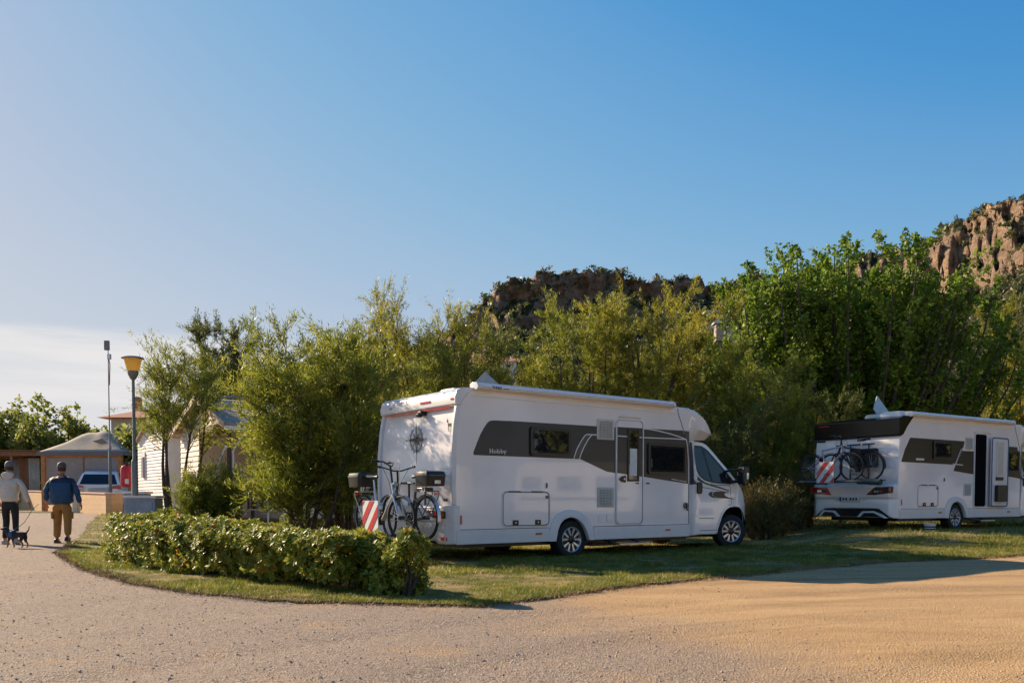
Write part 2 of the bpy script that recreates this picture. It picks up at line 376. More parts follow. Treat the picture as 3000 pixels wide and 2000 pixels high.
t.col(t.mix(k, rock, bush)); t.bump(t.math('ADD', t.math('MULTIPLY', t.noise(.35, 9, .8, vec=t.mapping((1, 1, .3))), 2.0), t.math('ADD', n3, n2)), 1.0, 4.0)
m_hill = t.m
# ridge: azimuth (x/y) -> elevation tangent
RID = [(-1.2, .012), (-.70, .02), (-.50, .03), (-.40, .075), (-.28, .125), (-.19, .165), (-.12, .176), (-.05, .192), (-.042, .214), (-.03, .232), (.012, .243), (.03, .252), (.06, .258), (.09, .255), (.12, .250), (.16, .252), (.19, .247), (.215, .242),
       (.24, .243), (.28, .245), (.33, .247), (.40, .270), (.43, .285), (.47, .302), (.505, .317), (.55, .334), (.575, .346), (.66, .37), (.8, .39), (1.2, .38), (2.0, .30)]
CL = [(-1.2, 0), (-.2, 0), (-.06, .22), (0, .26), (.1, .22), (.2, .14), (.30, .08), (.36, .10), (.41, .28), (.52, .32), (.6, .28), (.9, .3), (2, .4)]     # share of the height that is cliff
naz, nr = 620, 150
u = np.concatenate([np.linspace(-1.2, -.3, 60, endpoint=False), np.linspace(-.3, .75, 480, endpoint=False), np.linspace(.75, 2.0, 80)])
tt = np.linspace(0, 1, nr)
U, T = np.meshgrid(u, tt, indexing='ij')
Hh = np.interp(U, [a for a, b in RID], [b for a, b in RID]); Cf = np.interp(U, [a for a, b in CL], [b for a, b in CL])
RP = 440 - 200 * S01((U - .28) / .52)                 # distance (y) of the ridge
crest = (vnoise(U * 400, U * 0, .09, 41) - .5) * .012 + (vnoise(U * 400, U * 0, .35, 42) - .5) * .007 + (vnoise(U * 400, U * 0, .8, 40) - .5) * .004
Ztop = (Hh + crest * (Hh > .1)) * RP + EYE
t0 = .70; t1 = .80; t2 = .86
zf = np.where(T < t0, (T / t0) ** 1.35 * (1 - Cf), np.where(T < t1, 1 - Cf + Cf * S01((T - t0) / (t1 - t0)) * 1.0, 1 - .25 * S01((T - t2) / (1 - t2))))
D0 = 95.0
dist = np.where(T < t0, D0 + (RP - 22 - D0) * (T / t0), np.where(T < t1, RP - 22 + 20 * ((T - t0) / (t1 - t0)) , RP - 2 + 220 * ((T - t1) / (1 - t1)) ** 1.5))
Zz = zf * Ztop
dd = dist
rough_ = (vnoise(U * 430, Zz, .06, 43) - .5) * 26 + (vnoise(U * 430, Zz, .17, 44) - .5) * 11 + (vnoise(U * 430, Zz * .8, .5, 45) - .5) * 6 + (np.abs(vnoise(U * 430, Zz * .8, .22, 48) - .5)) * 10 + (vnoise(U * 430 + Zz * .3, Zz, .8, 49) - .5) * 3.5
cm = S01((T - t0 + .10) / .1) * (1 - S01((T - t1 - .02) / .08)) * (Cf > .02)
dd = dd + rough_ * cm * .8
amp = S01(T / .3) * (1 - cm) * (1 - S01((T - .6) / .12) * .9)
Zz = Zz + amp * ((vnoise(U * dist, dist, .02, 46) - .5) * 14 + (vnoise(U * dist, dist, .07, 47) - .5) * 5)
P = np.stack([U * dd, dd, Zz - 1.5 * (1 - S01(T * 20))], -1)
tag(gridmesh('hills', P, m_hill), kind='structure')
# scrub and small trees on the hills
def hillscrub(n, seed):
    r = np.random.default_rng(seed); ui = r.random(n) * .95 - .25; ti = r.random(n) ** .6 * .9 + .02
    i = np.clip(np.searchsorted(u, ui), 1, naz - 1); j = np.clip((ti * (nr - 1)).astype(int), 0, nr - 1)
    onc = (cm[i, j] > .5); keep = ~onc | (r.random(n) < .26); rim = (tt[j] > .78) & (tt[j] < .84); keep |= rim & (r.random(n) < .2)
    i = i[keep]; j = j[keep]; C0 = P[i, j] + r.normal(0, .8, (len(i), 3)) * np.array([1, 1, .2]); n = len(i)
    s = (.8 + 2.0 * r.random(n) ** 2.5) * np.clip(C0[:, 1] / 330, .45, 1.3); m = 26
    d = r.normal(0, 1, (n, m, 3)); d /= np.linalg.norm(d, axis=-1, keepdims=True); d[..., 2] = np.abs(d[..., 2]) * .9
    c = C0[:, None] + d * s[:, None, None] * (.4 + .6 * r.random((n, m, 1))); q = r.normal(0, 1, (n, m, 3, 3)) * s[:, None, None, None] * .26
    return (c[:, :, None] + q).reshape(-1, 3, 3)
tag(npmesh('hillside_scrub', hillscrub(19000, 51), 3, leafmat('scrub_leaf', (.04, .05, .016), (.085, .095, .03), (.16, .155, .06), .05, .3, fine=.4)), 'dark evergreen scrub covering the rocky hills', 'scrub', kind='stuff')
# ------------------------------------------------------------ trees
m_tam = leafmat('tamarisk_green', (.058, .080, .010), (.18, .21, .022), (.42, .39, .05), .9, .5, fine=7)
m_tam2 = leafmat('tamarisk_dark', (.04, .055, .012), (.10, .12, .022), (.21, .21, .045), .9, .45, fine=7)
m_tam3 = leafmat('tamarisk_gold', (.085, .095, .010), (.24, .235, .024), (.50, .41, .05), .9, .5, fine=7)
m_broad = leafmat('broad_leaf', (.045, .085, .007), (.13, .21, .014), (.32, .39, .045), .7, .42, rough=.6, fine=5)
m_broad2 = leafmat('plane_leaf', (.11, .14, .025), (.23, .26, .05), (.42, .40, .10), .5, .5, rough=.65, fine=4)
def unit(v): return v / (np.linalg.norm(v, axis=-1, keepdims=True) + 1e-9)
def curve(a, b, bend, n=7, up=.0):
    a = np.array(a, float); b = np.array(b, float); s = np.linspace(0, 1, n)[:, None]
    return a + (b - a) * s + np.array(bend) * (4 * s * (1 - s)) + np.array([0, 0, up]) * (s ** 2)
def tamarisk(x, y, H, W, seed, mat=m_tam, stems=5, br=13, tw=9, bl=75, label='', lean=(0, 0), low=.18, spiky=.25, blade=.13, bark=None, group='tamarisk trees behind the camper vans', wide=1.0, name='tamarisk_tree'):
    r = np.random.default_rng(seed); rd = random.Random(seed); z0 = gzf(x, y)
    stems = int(stems * 1.45) if spiky < .55 else stems; bl = int(bl * .85)
    root = empty(name, (x, y, z0), 0, label, 'tree', group); tb = MB(); PP_, DD, LL = [], [], []
    for k in range(stems):
        a = 2 * math.pi * (k + rd.random() * .7) / stems; rad = W / 2 * rd.uniform(.2, .92); hh = H * rd.uniform(.68, 1.0) * (1 - .16 * (rad / (W / 2)) ** 2)
        top = (math.cos(a) * rad + lean[0], math.sin(a) * rad * .8 + lean[1], hh)
        bs = (math.cos(a) * .12, math.sin(a) * .12, -.1)
        c = curve(bs, top, (r.normal(0, .18), r.normal(0, .18), -H * .06), 9)
        rb = .035 + .012 * H * (5 / stems) ** .5 * .7
        tb.tube([tuple(p) for p in c], [rb * (1 - .93 * i / 8) for i in range(9)], 6)
        for j in range(br):
            s = low + (1 - low) * (j + rd.random()) / br; i = min(7, int(s * 8)); f = s * 8 - i; p = c[i] * (1 - f) + c[i + 1] * f
            aa = a + rd.uniform(-1.7, 1.7); ll = W * .5 * (1.05 - .55 * s) * rd.uniform(.45, 1.05); e = p + np.array([math.cos(aa) * ll, math.sin(aa) * ll, ll * rd.uniform(.1, .75) + .15 + spiky * rd.random()])
            e[2] = min(e[2], H * 1.02)
            bc = curve(p, e, (0, 0, -.06 * ll), 5); tb.tube([tuple(q) for q in bc], [.018 * (1 - s * .5), .014, .01, .007, .003], 4, False)
            for m in range(tw):
                q = rd.uniform(.15, 1.0); ii = min(3, int(q * 4)); ff = q * 4 - ii; o = bc[ii] * (1 - ff) + bc[ii + 1] * ff
                d = unit(unit(e - p) * .5 + r.normal(0, .55, 3) + np.array([0, 0, .35 + spiky])); L = rd.uniform(.28, .75) * (1 + .8 * spiky)
                PP_.append(o); DD.append(d); LL.append(L)
    tr = tb.build('trunk', bark or barkm, root)
    PP_ = np.array(PP_); DD = np.array(DD); LL = np.array(LL); n = len(PP_)
    # thin twigs
    ort = unit(np.cross(DD, np.array([.3, .5, .8])))
    e = PP_ + DD * LL[:, None]; tv = np.stack([PP_ - ort * .005, PP_ + ort * .005, e], 1)
    npmesh('twigs', tv, 3, barkl, root)
    s = r.random((n, bl)) ** .8
    droop = -.10 * s ** 2
    b = PP_[:, None] + DD[:, None] * (LL[:, None] * s)[..., None] + r.normal(0, .042, (n, bl, 3)); b[..., 2] += droop
    d = unit(DD[:, None] * .9 + r.normal(0, .5, (n, bl, 3)) + np.array([0, 0, .12])); ln_ = blade * (.5 + .9 * r.random((n, bl))) * (1.15 - .5 * s)
    o2 = unit(np.cross(d, r.normal(0, 1, (n, bl, 3)))) * (.0085 * wide * (.7 + .6 * r.random((n, bl))))[..., None]
    V = np.stack([b - o2, b + o2, b + d * ln_[..., None]], 2).reshape(-1, 3, 3)
    V = V[V[:, :, 2].min(1) > .02]
    npmesh('crown', V, 3, mat, root); return root
def leaves(cen, r, size, droop=.3, asp=.62):
    n = len(cen); a = r.normal(0, 1, (n, 3)); a[:, 2] -= droop; a = unit(a); b = unit(np.cross(a, r.normal(0, 1, (n, 3))))
    s = (size * (.6 + .7 * r.random(n)))[:, None]
    nn = np.cross(a, b); return np.stack([cen, cen + a * s * .5 + b * s * asp * .5 + nn * s * .08, cen + a * s, cen + a * s * .5 - b * s * asp * .5 + nn * s * .08], 1)
def broadtree(x, y, H, Wd, seed, mat, shoots=420, per=110, size=.11, trunk_h=1.6, label='', group=None, whip=1.1, base=.25, ry=.8, name='broadleaf_tree', rad=.16, tilt=(0, 0), top=None):
    r = np.random.default_rng(seed); rd = random.Random(seed); z0 = gzf(x, y)
    root = empty(name, (x, y, z0), 0, label, 'tree', group); tb = MB()
    tb.tube([(0, 0, -.1), (.05, 0, trunk_h * .6), (0, .05, trunk_h)], [.03 * H, .026 * H, .024 * H], 10)
    cen = []
    nl = max(8, shoots // 14)
    for k in range(nl):
        a = rd.random() * 6.283; q = math.sqrt(rd.random()); ex = math.cos(a) * q * Wd / 2; ey = math.sin(a) * q * Wd / 2 * ry
        ht = (H * (1 - .42 * q * q) * rd.uniform(.86, 1.0)) if top is None else top(ex) * rd.uniform(.92, 1.0)
        ht *= rd.uniform(.8, 1.0) if rd.random() < .3 else 1
        c = curve((0, 0, trunk_h * .9), (ex + tilt[0] * ht, ey, ht - whip * .6), (ex * .18, ey * .18, -.1 * H * q), 7)
        tb.tube([tuple(p) for p in c], [.013 * H, .010 * H, .008 * H, .006 * H, .004 * H, .003 * H, .0015 * H], 5, False)
        for m in range(14):
            s = base + (1 - base) * (m + rd.random()) / 14; i = min(5, int(s * 6)); f = s * 6 - i; p = c[i] * (1 - f) + c[i + 1] * f
            aa = rd.random() * 6.283; d = unit(np.array([math.cos(aa) * .55, math.sin(aa) * .55, rd.uniform(.35, 1.1)])); L = whip * rd.uniform(.5, 1.25)
            e = p + d * L + np.array([tilt[0] * L, 0, 0]); sb = curve(p, e, (0, 0, -.08), 4); tb.tube([tuple(v) for v in sb], [.012, .009, .006, .003], 3, False)
            n = int(per * rd.uniform(.6, 1.3)); ss = r.random(n) ** .75; rad_ = rad * (1.15 - .75 * ss)
            cen.append(p + (e - p) * ss[:, None] + unit(r.normal(0, 1, (n, 3))) * (rad_ * (.3 + .7 * r.random(n)))[:, None])
    tb.build('trunk', barkm, root); cen = np.concatenate(cen); V = leaves(cen, r, size)
    npmesh('crown', V, 4, mat, root); return root
def ovx(px, Y): return (px - 1176) * Y / 2012.0
T = [ # ov x of centre, Y, H, W(m), kwargs
 (405, 22.8, 4.7, 1.8, dict(seed=1, mat=m_tam, stems=4, br=11, tw=7, bl=44, label='small feathery tamarisk just right of the street lamp', lean=(.1, 0), low=.6, spiky=.3)),
 (525, 31, 6.7, 3.4, dict(seed=2, mat=m_tam2, stems=6, br=15, tw=9, bl=85, label='dark grey green tamarisk rising behind the cabin gable roof', low=.4)),
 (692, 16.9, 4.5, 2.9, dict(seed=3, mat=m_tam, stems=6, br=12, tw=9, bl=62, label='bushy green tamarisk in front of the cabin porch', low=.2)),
 (795, 18.2, 4.6, 2.7, dict(seed=4, mat=m_tam, stems=6, br=12, tw=9, bl=58, label='leaning tamarisk beside the rear of the camper van with parked bikes, dark trunk low down', low=.22, lean=(-.3, 0))),
 (880, 26, 7.3, 1.6, dict(seed=5, mat=m_tam3, stems=4, br=14, tw=7, bl=46, label='slender open topped tamarisk standing tallest left of the rocky hill', low=.35, spiky=.6)),
 (985, 25, 6.2, 3.0, dict(seed=6, mat=m_tam3, stems=5, br=12, tw=8, bl=55, label='loose tamarisk behind the roof of the camper van with a compass', low=.25, spiky=.5)),
 (1070, 24, 5.7, 2.6, dict(seed=16, mat=m_tam, stems=5, br=12, tw=9, bl=60, label='tamarisk with a spiky golden top at the left foot of the rocky hill', low=.25, spiky=.45)),
 (1200, 27, 5.5, 2.7, dict(seed=7, mat=m_tam3, stems=5, br=11, tw=8, bl=55, label='thin pale tamarisk with bare stems behind the grey roof antenna', low=.25, spiky=.4)),
 (1355, 26, 7.1, 3.2, dict(seed=8, mat=m_tam, stems=5, br=13, tw=9, bl=70, label='rounded tamarisk forming the left half of the tall middle clump', low=.25)),
 (1480, 26.5, 7.9, 4.6, dict(seed=9, mat=m_tam3, stems=6, br=14, tw=10, bl=72, label='tallest wide tamarisk in the middle with dark crooked limbs', low=.3)),
 (1600, 27, 6.2, 3.2, dict(seed=10, mat=m_tam, stems=5, br=12, tw=9, bl=65, label='tamarisk behind the cab of the camper van, left of the broadleaf tree', low=.2)),
 (1745, 25, 4.9, 2.6, dict(seed=11, mat=m_tam, stems=5, br=12, tw=9, bl=65, label='tamarisk in front of the broadleaf tree, in the gap between both camper vans', low=.2)),
 (1660, 23, 3.4, 2.0, dict(seed=12, mat=m_tam2, stems=4, br=9, tw=8, bl=60, label='low dark tamarisk just behind the cab door mirror', low=.2)),
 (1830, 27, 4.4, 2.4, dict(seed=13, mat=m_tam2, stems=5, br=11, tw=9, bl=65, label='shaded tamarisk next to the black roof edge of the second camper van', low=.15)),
 (2345, 33, 8.3, 3.2, dict(seed=14, mat=m_tam3, stems=5, br=12, tw=9, bl=70, label='golden tamarisk cut by the right edge of the photo', low=.2)),
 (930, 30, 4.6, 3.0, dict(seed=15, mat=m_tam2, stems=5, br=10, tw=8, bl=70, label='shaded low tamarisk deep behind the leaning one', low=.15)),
 (488, 21.8, 1.35, 1.1, dict(seed=19, mat=m_tam, stems=5, br=8, tw=7, bl=60, label='low round tamarisk bush just behind the hedge, in front of the cabin corner', low=.1)),
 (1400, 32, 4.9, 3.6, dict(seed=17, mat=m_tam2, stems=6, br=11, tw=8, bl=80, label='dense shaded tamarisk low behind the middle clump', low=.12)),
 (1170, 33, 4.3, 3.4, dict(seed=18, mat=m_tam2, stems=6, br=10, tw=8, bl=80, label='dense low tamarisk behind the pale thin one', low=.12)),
]
for px, Y_, H_, W_, kw in T: tamarisk(ovx(px, Y_), Y_, H_, W_, wide=1.25 * max(1, Y_ / 24), **kw)
# heavy dark limbs showing inside the tall middle tree: part of that tree
bt = [o for o in C.objects if o.name.startswith('tamarisk_tree') and 'crooked' in o.get('label', '')][0]
m = MB()
for pts, rb in (([(-.9, -.8, 0), (-.7, -.9, 1.6), (-1.2, -1.0, 2.6), (-2.3, -.9, 3.1)], .15), ([(-.7, -.9, 1.5), (-.3, -.7, 2.6), (.6, -.7, 3.8), (.9, -.8, 5.2)], .13), ([(-1.0, -1.0, 2.2), (-1.7, -.9, 3.8), (-2.2, -.8, 5.2)], .09), ([(.3, -.7, 3.4), (-.3, -.9, 4.4), (-.4, -.8, 5.6)], .07)):
    c = pts; m.tube(c, [rb * (1 - .75 * i / (len(c) - 1)) for i in range(len(c))], 8)
m.build('limb', barkm, bt)
# big broadleaf tree
def topf(ex):  # crown top by sideways offset
    return np.interp(ex, [-5.6, -4.8, -4.2, -3, -1.7, .9, 2.9, 4.6, 5.6], [7.4, 8.8, 9.4, 10.0, 10.2, 9.9, 9.4, 8.7, 7.4]) - .55
broadtree(ovx(1962, 31), 31, 10.0, 12.0, 61, m_broad, shoots=1600, per=95, size=.15, trunk_h=1.4, label='huge bright green broadleaf tree with upright shoots above the second camper van', whip=1.35, base=.12, ry=.6, rad=.24, tilt=(.03, 0), top=topf)
# plane trees far left and a few beyond
for k, (px, Y_, H_, W_, lb) in enumerate([(20, 52, 6.6, 6.0, 'plane tree cut by the left edge of the photo, behind the pergola'), (118, 50, 7.0, 5.2, 'tall leafy plane tree rising behind the pergola and the canvas gazebo'), (192, 54, 6.4, 3.6, 'plane tree just left of the thin tall mast'), (262, 46, 4.6, 3.0, 'small pale green tree between the thin mast and the street lamp'), (303, 40, 4.2, 1.6, 'narrow yellow green tree right behind the street lamp pole'), (60, 62, 5.6, 8, 'darker plane tree deep behind the two tallest on the left')]):
    broadtree(ovx(px, Y_), Y_, H_, W_, 70 + k, m_broad2, shoots=max(112, int(14 * W_ * 4.6)), per=34, size=.24, trunk_h=1.4, label=lb, group='leafy trees beyond the low wall', whip=.8, base=.2, rad=.34)
# two rust tipped shrubs between the camper vans
m_rust = leafmat('rusty_shrub_leaf', (.05, .065, .018), (.13, .13, .03), (.34, .16, .05), 1.6, .35, fine=8)
for px, Y_, H_, W_, sd, lb in ((1758, 20.8, .85, .55, 81, 'bushy shrub with rusty orange tips beside the cab of the first camper van'), (1828, 22.5, .95, .5, 82, 'upright wispy shrub beside the blue peg of the second camper van')):
    tamarisk(ovx(px, Y_), Y_, H_, W_, seed=sd, mat=m_rust, stems=9, br=6, tw=6, bl=46, label=lb, low=.1, blade=.09, group='wispy shrubs between the camper vans', wide=1.2, name='shrub')
# ------------------------------------------------------------ hedge
m_hedge = leafmat('hedge_leaf', (.09, .14, .015), (.24, .27, .03), (.50, .42, .09), 1.6, .35, rough=.5, spec=.3, fine=16, extra=(.55, .24, .03))
def rosettes(P, Dn, r, k=8, size=.062):
    n = len(P); a0 = r.random(n) * 6.28; out = []
    t1 = unit(np.cross(Dn, np.array([.21, .35, .9]))); t2 = np.cross(Dn, t1)
    for i in range(k):
        an = a0 + i * 6.283 / k + r.normal(0, .15, n); d = t1 * np.cos(an)[:, None] + t2 * np.sin(an)[:, None]
        up = r.uniform(.15, 1.1, n)[:, None]; ax_ = unit(d + Dn * up); s = (size * (.65 + .6 * r.random(n)))[:, None]; sd_ = unit(np.cross(ax_, Dn)); nn = np.cross(sd_, ax_)
        b = P - Dn * s * .25 * i / k
        out.append(np.stack([b, b + ax_ * s * .62 + sd_ * s * .21 + nn * .0, b + ax_ * s - nn * s * .12, b + ax_ * s * .62 - sd_ * s * .21], 1))
    return np.concatenate(out)
def bushcloud(path, wfun, zlo, zhi, n, r):
    path = np.array(path, float); seg = np.linalg.norm(np.diff(path, axis=0), axis=1); cum = np.concatenate([[0], np.cumsum(seg)]); s = r.random(n) * cum[-1]
    x = np.interp(s, cum, path[:, 0]); y = np.interp(s, cum, path[:, 1]); i = np.clip(np.searchsorted(cum, s) - 1, 0, len(seg) - 1); tg = np.diff(path, axis=0)[i] / seg[i][:, None]; nm = np.stack([-tg[:, 1], tg[:, 0]], -1)
    f = s / cum[-1]; ph = r.random(n) * 6.283; wd = wfun(f); lo = zlo(f); hi = zhi(f)
    bump = 1 + .60 * (vnoise(x, y + ph * .6, 2.3, 91) - .5) + .42 * (vnoise(x * 1.0, y + ph, 6.5, 92) - .5)
    q = r.random(n) ** .22; ce = (lo + hi) / 2; hz = (hi - lo) / 2 * bump * q; hx = wd / 2 * bump * q
    sq = lambda v: np.sign(v) * np.abs(v) ** .62
    dx = sq(np.cos(ph)); dz = sq(np.sin(ph)); P_ = np.stack([x + nm[:, 0] * dx * hx, y + nm[:, 1] * dx * hx, ce + dz * hz], -1)
    Dn = unit(np.stack([nm[:, 0] * dx, nm[:, 1] * dx, dz * .8 + .55], -1) + r.normal(0, .4, (n, 3))); return P_, Dn, f
hp = [(-5.9, 14.0), (-5.0, 12.75), (-4.0, 11.55), (-3.05, 10.6), (-2.3, 9.85), (-1.75, 9.35), (-1.5, 9.15)]
hd = empty('hedge', (0, 0, 0), 0, 'long low glossy leaved hedge along the curved lawn edge, tallest at its left end', 'hedge')
r = np.random.default_rng(90)
P_, Dn, f = bushcloud(hp, lambda f: 1.0 - .2 * f, lambda f: .02 + .12 * S01((f - .45) * 2), lambda f: .76 - .20 * f, 10500, r)
lowgap = (P_[:, 2] < .38) & (f > .28) & (r.random(len(f)) < .62 * S01((f - .2) * 2.2)); P_ = P_[~lowgap]; Dn = Dn[~lowgap]
npmesh('foliage', rosettes(P_, Dn, r, 7, .068), 4, m_hedge, hd)
m = MB(); rd = random.Random(9); hpr = resample([tuple(p) for p in hp], .13)
for x, y in hpr:
    for k in range(2):
        bx = x + rd.uniform(-.12, .12); by = y + rd.uniform(-.12, .12); tx = bx + rd.uniform(-.25, .25); ty = by + rd.uniform(-.25, .25)
        m.tube([(bx, by, 0), ((bx + tx) / 2 + rd.uniform(-.04, .04), (by + ty) / 2, .25), (tx, ty, .62)], [.011, .008, .004], 5, False)
m.build('stems', barkm, hd)
def shrub(x, y, H_, W_, sd, n, label, lo=.3, lean=0, k_=11):
    root = empty('shrub', (x, y, 0), 0, label, 'shrub', 'small glossy shrubs at the near end of the hedge'); r = np.random.default_rng(sd)
    c = []; d = []; m = MB(); rd = random.Random(sd)
    for k in range(k_):
        a = rd.random() * 6.28; q = rd.uniform(.2, 1.0); e = np.array([math.cos(a) * q * W_ / 2 + lean, math.sin(a) * q * W_ / 2, H_ * rd.uniform(.35, .95) * (1.05 - .3 * q)])
        m.tube([(rd.uniform(-.05, .05), rd.uniform(-.05, .05), 0), tuple(e * .5 + np.array([.03, 0, 0])), tuple(e)], [.013, .009, .004], 5, False)
        nn = int(n / k_ * rd.uniform(.5, 1.3)); s_ = rd.uniform(.05, .12); dd = unit(r.normal(0, 1, (nn, 3))); c.append(e + dd * (s_ * (.5 + .6 * r.random((nn, 1))))); d.append(unit(dd + np.array([0, 0, .7])))
    c = np.concatenate(c); d = np.concatenate(d); k = c[:, 2] > .03; m.build('stems', barkm, root)
    npmesh('foliage', rosettes(c[k], d[k], r, 7, .062), 4, m_hedge, root)
shrub(-1.62, 9.3, .60, .60, 95, 480, 'glossy shrub at the near end of the hedge, in front of the bicycle wheels')
shrub(-1.03, 8.62, .66, .42, 96, 420, 'last narrow shrub of the hedge, nearest the camera, with bare stem showing')
shrub(-1.36, 8.98, .56, .5, 98, 380, 'glossy shrub bridging the hedge and its last narrow shrub')
shrub(-1.22, 8.75, .26, .5, 97, 200, 'low shrub sprouting at the foot of the last hedge shrub')
# weeds under the rear of the camper van and low shrubs beyond the vans
# ------------------------------------------------------------ motorhome
W_ = 2.33
def surf(s, z):                                   # lateral inset of the near side skin at (s, z)
    if s <= 5.29: return 0.0
    y = .12 * min(1, (s - 5.29) / .27) ** 1.0
    if s > 5.56:
        if z > 1.27: y += (z - 1.27) * .20
        if s > 6.7: y += .34 * ((s - 6.7) / .85) ** 2
    return y
def patch(pts, off, t, grid=.12, far=False):      # plate following the near side skin, proud of it by off+t
    bm = bmesh.new(); vs = [bm.verts.new((s, 0, z)) for s, z in pts]; bm.faces.new(vs)
    smin = min(p[0] for p in pts); smax = max(p[0] for p in pts)
    if smax > 5.25:
        k = smin + grid
        while k < smax:
            bmesh.ops.bisect_plane(bm, geom=bm.verts[:] + bm.edges[:] + bm.faces[:], plane_co=(k, 0, 0), plane_no=(1, 0, 0)); k += grid
        k = min(p[1] for p in pts) + grid; zm = max(p[1] for p in pts)
        while k < zm:
            bmesh.ops.bisect_plane(bm, geom=bm.verts[:] + bm.edges[:] + bm.faces[:], plane_co=(0, 0, k), plane_no=(0, 0, 1)); k += grid
    g = bmesh.ops.extrude_face_region(bm, geom=bm.faces[:]); ext = {v for v in g['geom'] if isinstance(v, bmesh.types.BMVert)}
    for v in bm.verts:
        y = surf(v.co.x, v.co.z); v.co.y = y - off - (t if v in ext else 0)
        if far: v.co.y = W_ - v.co.y
    bmesh.ops.recalc_face_normals(bm, faces=bm.faces[:])
    me = bpy.data.meshes.new('patch'); bm.to_mesh(me); bm.free(); return me
def plate(name, pts, off, t, mat, parent, bevel=0, smooth=False, far=False):
    return fin(name, patch(pts, off, t, far=far), mat, parent, smooth, bevel, recalc=False)
def rrect(s0, s1, z0, z1, r, n=4):
    out = []
    for cx, cz, a0 in ((s1 - r, z1 - r, 0), (s0 + r, z1 - r, 90), (s0 + r, z0 + r, 180), (s1 - r, z0 + r, 270)):
        for k in range(n + 1):
            a = R(a0 + 90 * k / n); out.append((cx + r * math.cos(a), cz + r * math.sin(a)))
    return out
def rounded(P, r, n=4):                            # round a polygon's corners
    out = []; N = len(P)
    for i in range(N):
        a = Vector(P[i - 1]); b = Vector(P[i]); c = Vector(P[(i + 1) % N]); d1 = (a - b); d2 = (c - b); k = min(r, d1.length * .45, d2.length * .45)
        p = b + d1.normalized() * k; q = b + d2.normalized() * k
        for j in range(n + 1):
            u = j / n; v = p * (1 - u) ** 2 + b * 2 * u * (1 - u) + q * u * u; out.append((v.x, v.y))
    return out
def ring(P, wd):                                   # closed band of width wd inside polygon P (list) -> strips
    N = len(P); c = Vector((sum(p[0] for p in P) / N, sum(p[1] for p in P) / N)); Q = []
    for i in range(N):
        a = Vector(P[i - 1]); b = Vector(P[i]); e = Vector(P[(i + 1) % N]); n1 = Vector((-(b - a).y, (b - a).x)); n2 = Vector((-(e - b).y, (e - b).x))
        n = (n1.normalized() if n1.length else n1) + (n2.normalized() if n2.length else n2); n.normalize()
        if n.dot(c - b) < 0: n = -n
        Q.append((b.x + n.x * wd, b.y + n.y * wd))
    return Q
def band(name, P, wd, off, t, mat, parent):        # raised closed frame along polygon P
    Q = ring(P, wd); N = len(P); m = MB(); vs = []
    for L, o in ((P, off), (P, off + t), (Q, off + t), (Q, off)): vs += [(s, surf(s, z) - o, z) for s, z in L]
    fs = []
    for k in range(4):
        for i in range(N): fs.append((k * N + i, k * N + (i + 1) % N, ((k + 1) % 4) * N + (i + 1) % N, ((k + 1) % 4) * N + i))
    m.add(vs, fs); return m.build(name, mat, parent, ang=30)
def line(name, pts, wd, off, t, mat, parent):      # raised stripe along an open polyline in (s, z)
    P = [Vector(p) for p in pts]; up, dn = [], []
    for i, p in enumerate(P):
        d = P[min(i + 1, len(P) - 1)] - P[max(0, i - 1)]; n = Vector((-d.y, d.x)).normalized() * wd / 2; up.append((p + n)); dn.append((p - n))
    N = len(P); m = MB(); vs = []
    for L, o in ((up, off), (up, off + t), (dn, off + t), (dn, off)): vs += [(q.x, surf(q.x, q.y) - o, q.y) for q in L]
    fs = []
    for k in range(4):
        for i in range(N - 1): fs.append((k * N + i, k * N + i + 1, ((k + 1) % 4) * N + i + 1, ((k + 1) % 4) * N + i))
    fs += [(0, N, 2 * N, 3 * N), (N - 1, 2 * N - 1, 3 * N - 1, 4 * N - 1)]
    m.add(vs, fs); return m.build(name, mat, parent, smooth=False)
def textmesh(name, s, size, mat, parent, mtx, depth=.002, bold=0.0, sx=1.0, align='LEFT'):
    cu = bpy.data.curves.new(name, 'FONT'); cu.body = s; cu.size = size; cu.extrude = depth; cu.offset = bold; cu.align_x = align; cu.resolution_u = 3
    o = bpy.data.objects.new(name, cu); C.objects.link(o); dg = bpy.context.evaluated_depsgraph_get()
    me = bpy.data.meshes.new_from_object(o.evaluated_get(dg)); bpy.data.objects.remove(o, do_unlink=True)
    me.transform(mtx @ Matrix.Diagonal((sx, 1, 1, 1))); return fin(name, me, mat, parent, False, recalc=False)
def side_mtx(s, z, off=.004):                      # text lies on near side, reads left to right (+s)
    return Matrix(((1, 0, 0, s), (0, 0, -1, -off), (0, 1, 0, z), (0, 0, 0, 1)))
def rear_mtx(y, z, off=-.004):                     # on the rear wall, text reads towards -y
    return Matrix(((0, 0, -1, off), (-1, 0, 0, y), (0, 1, 0, z), (0, 0, 0, 1)))
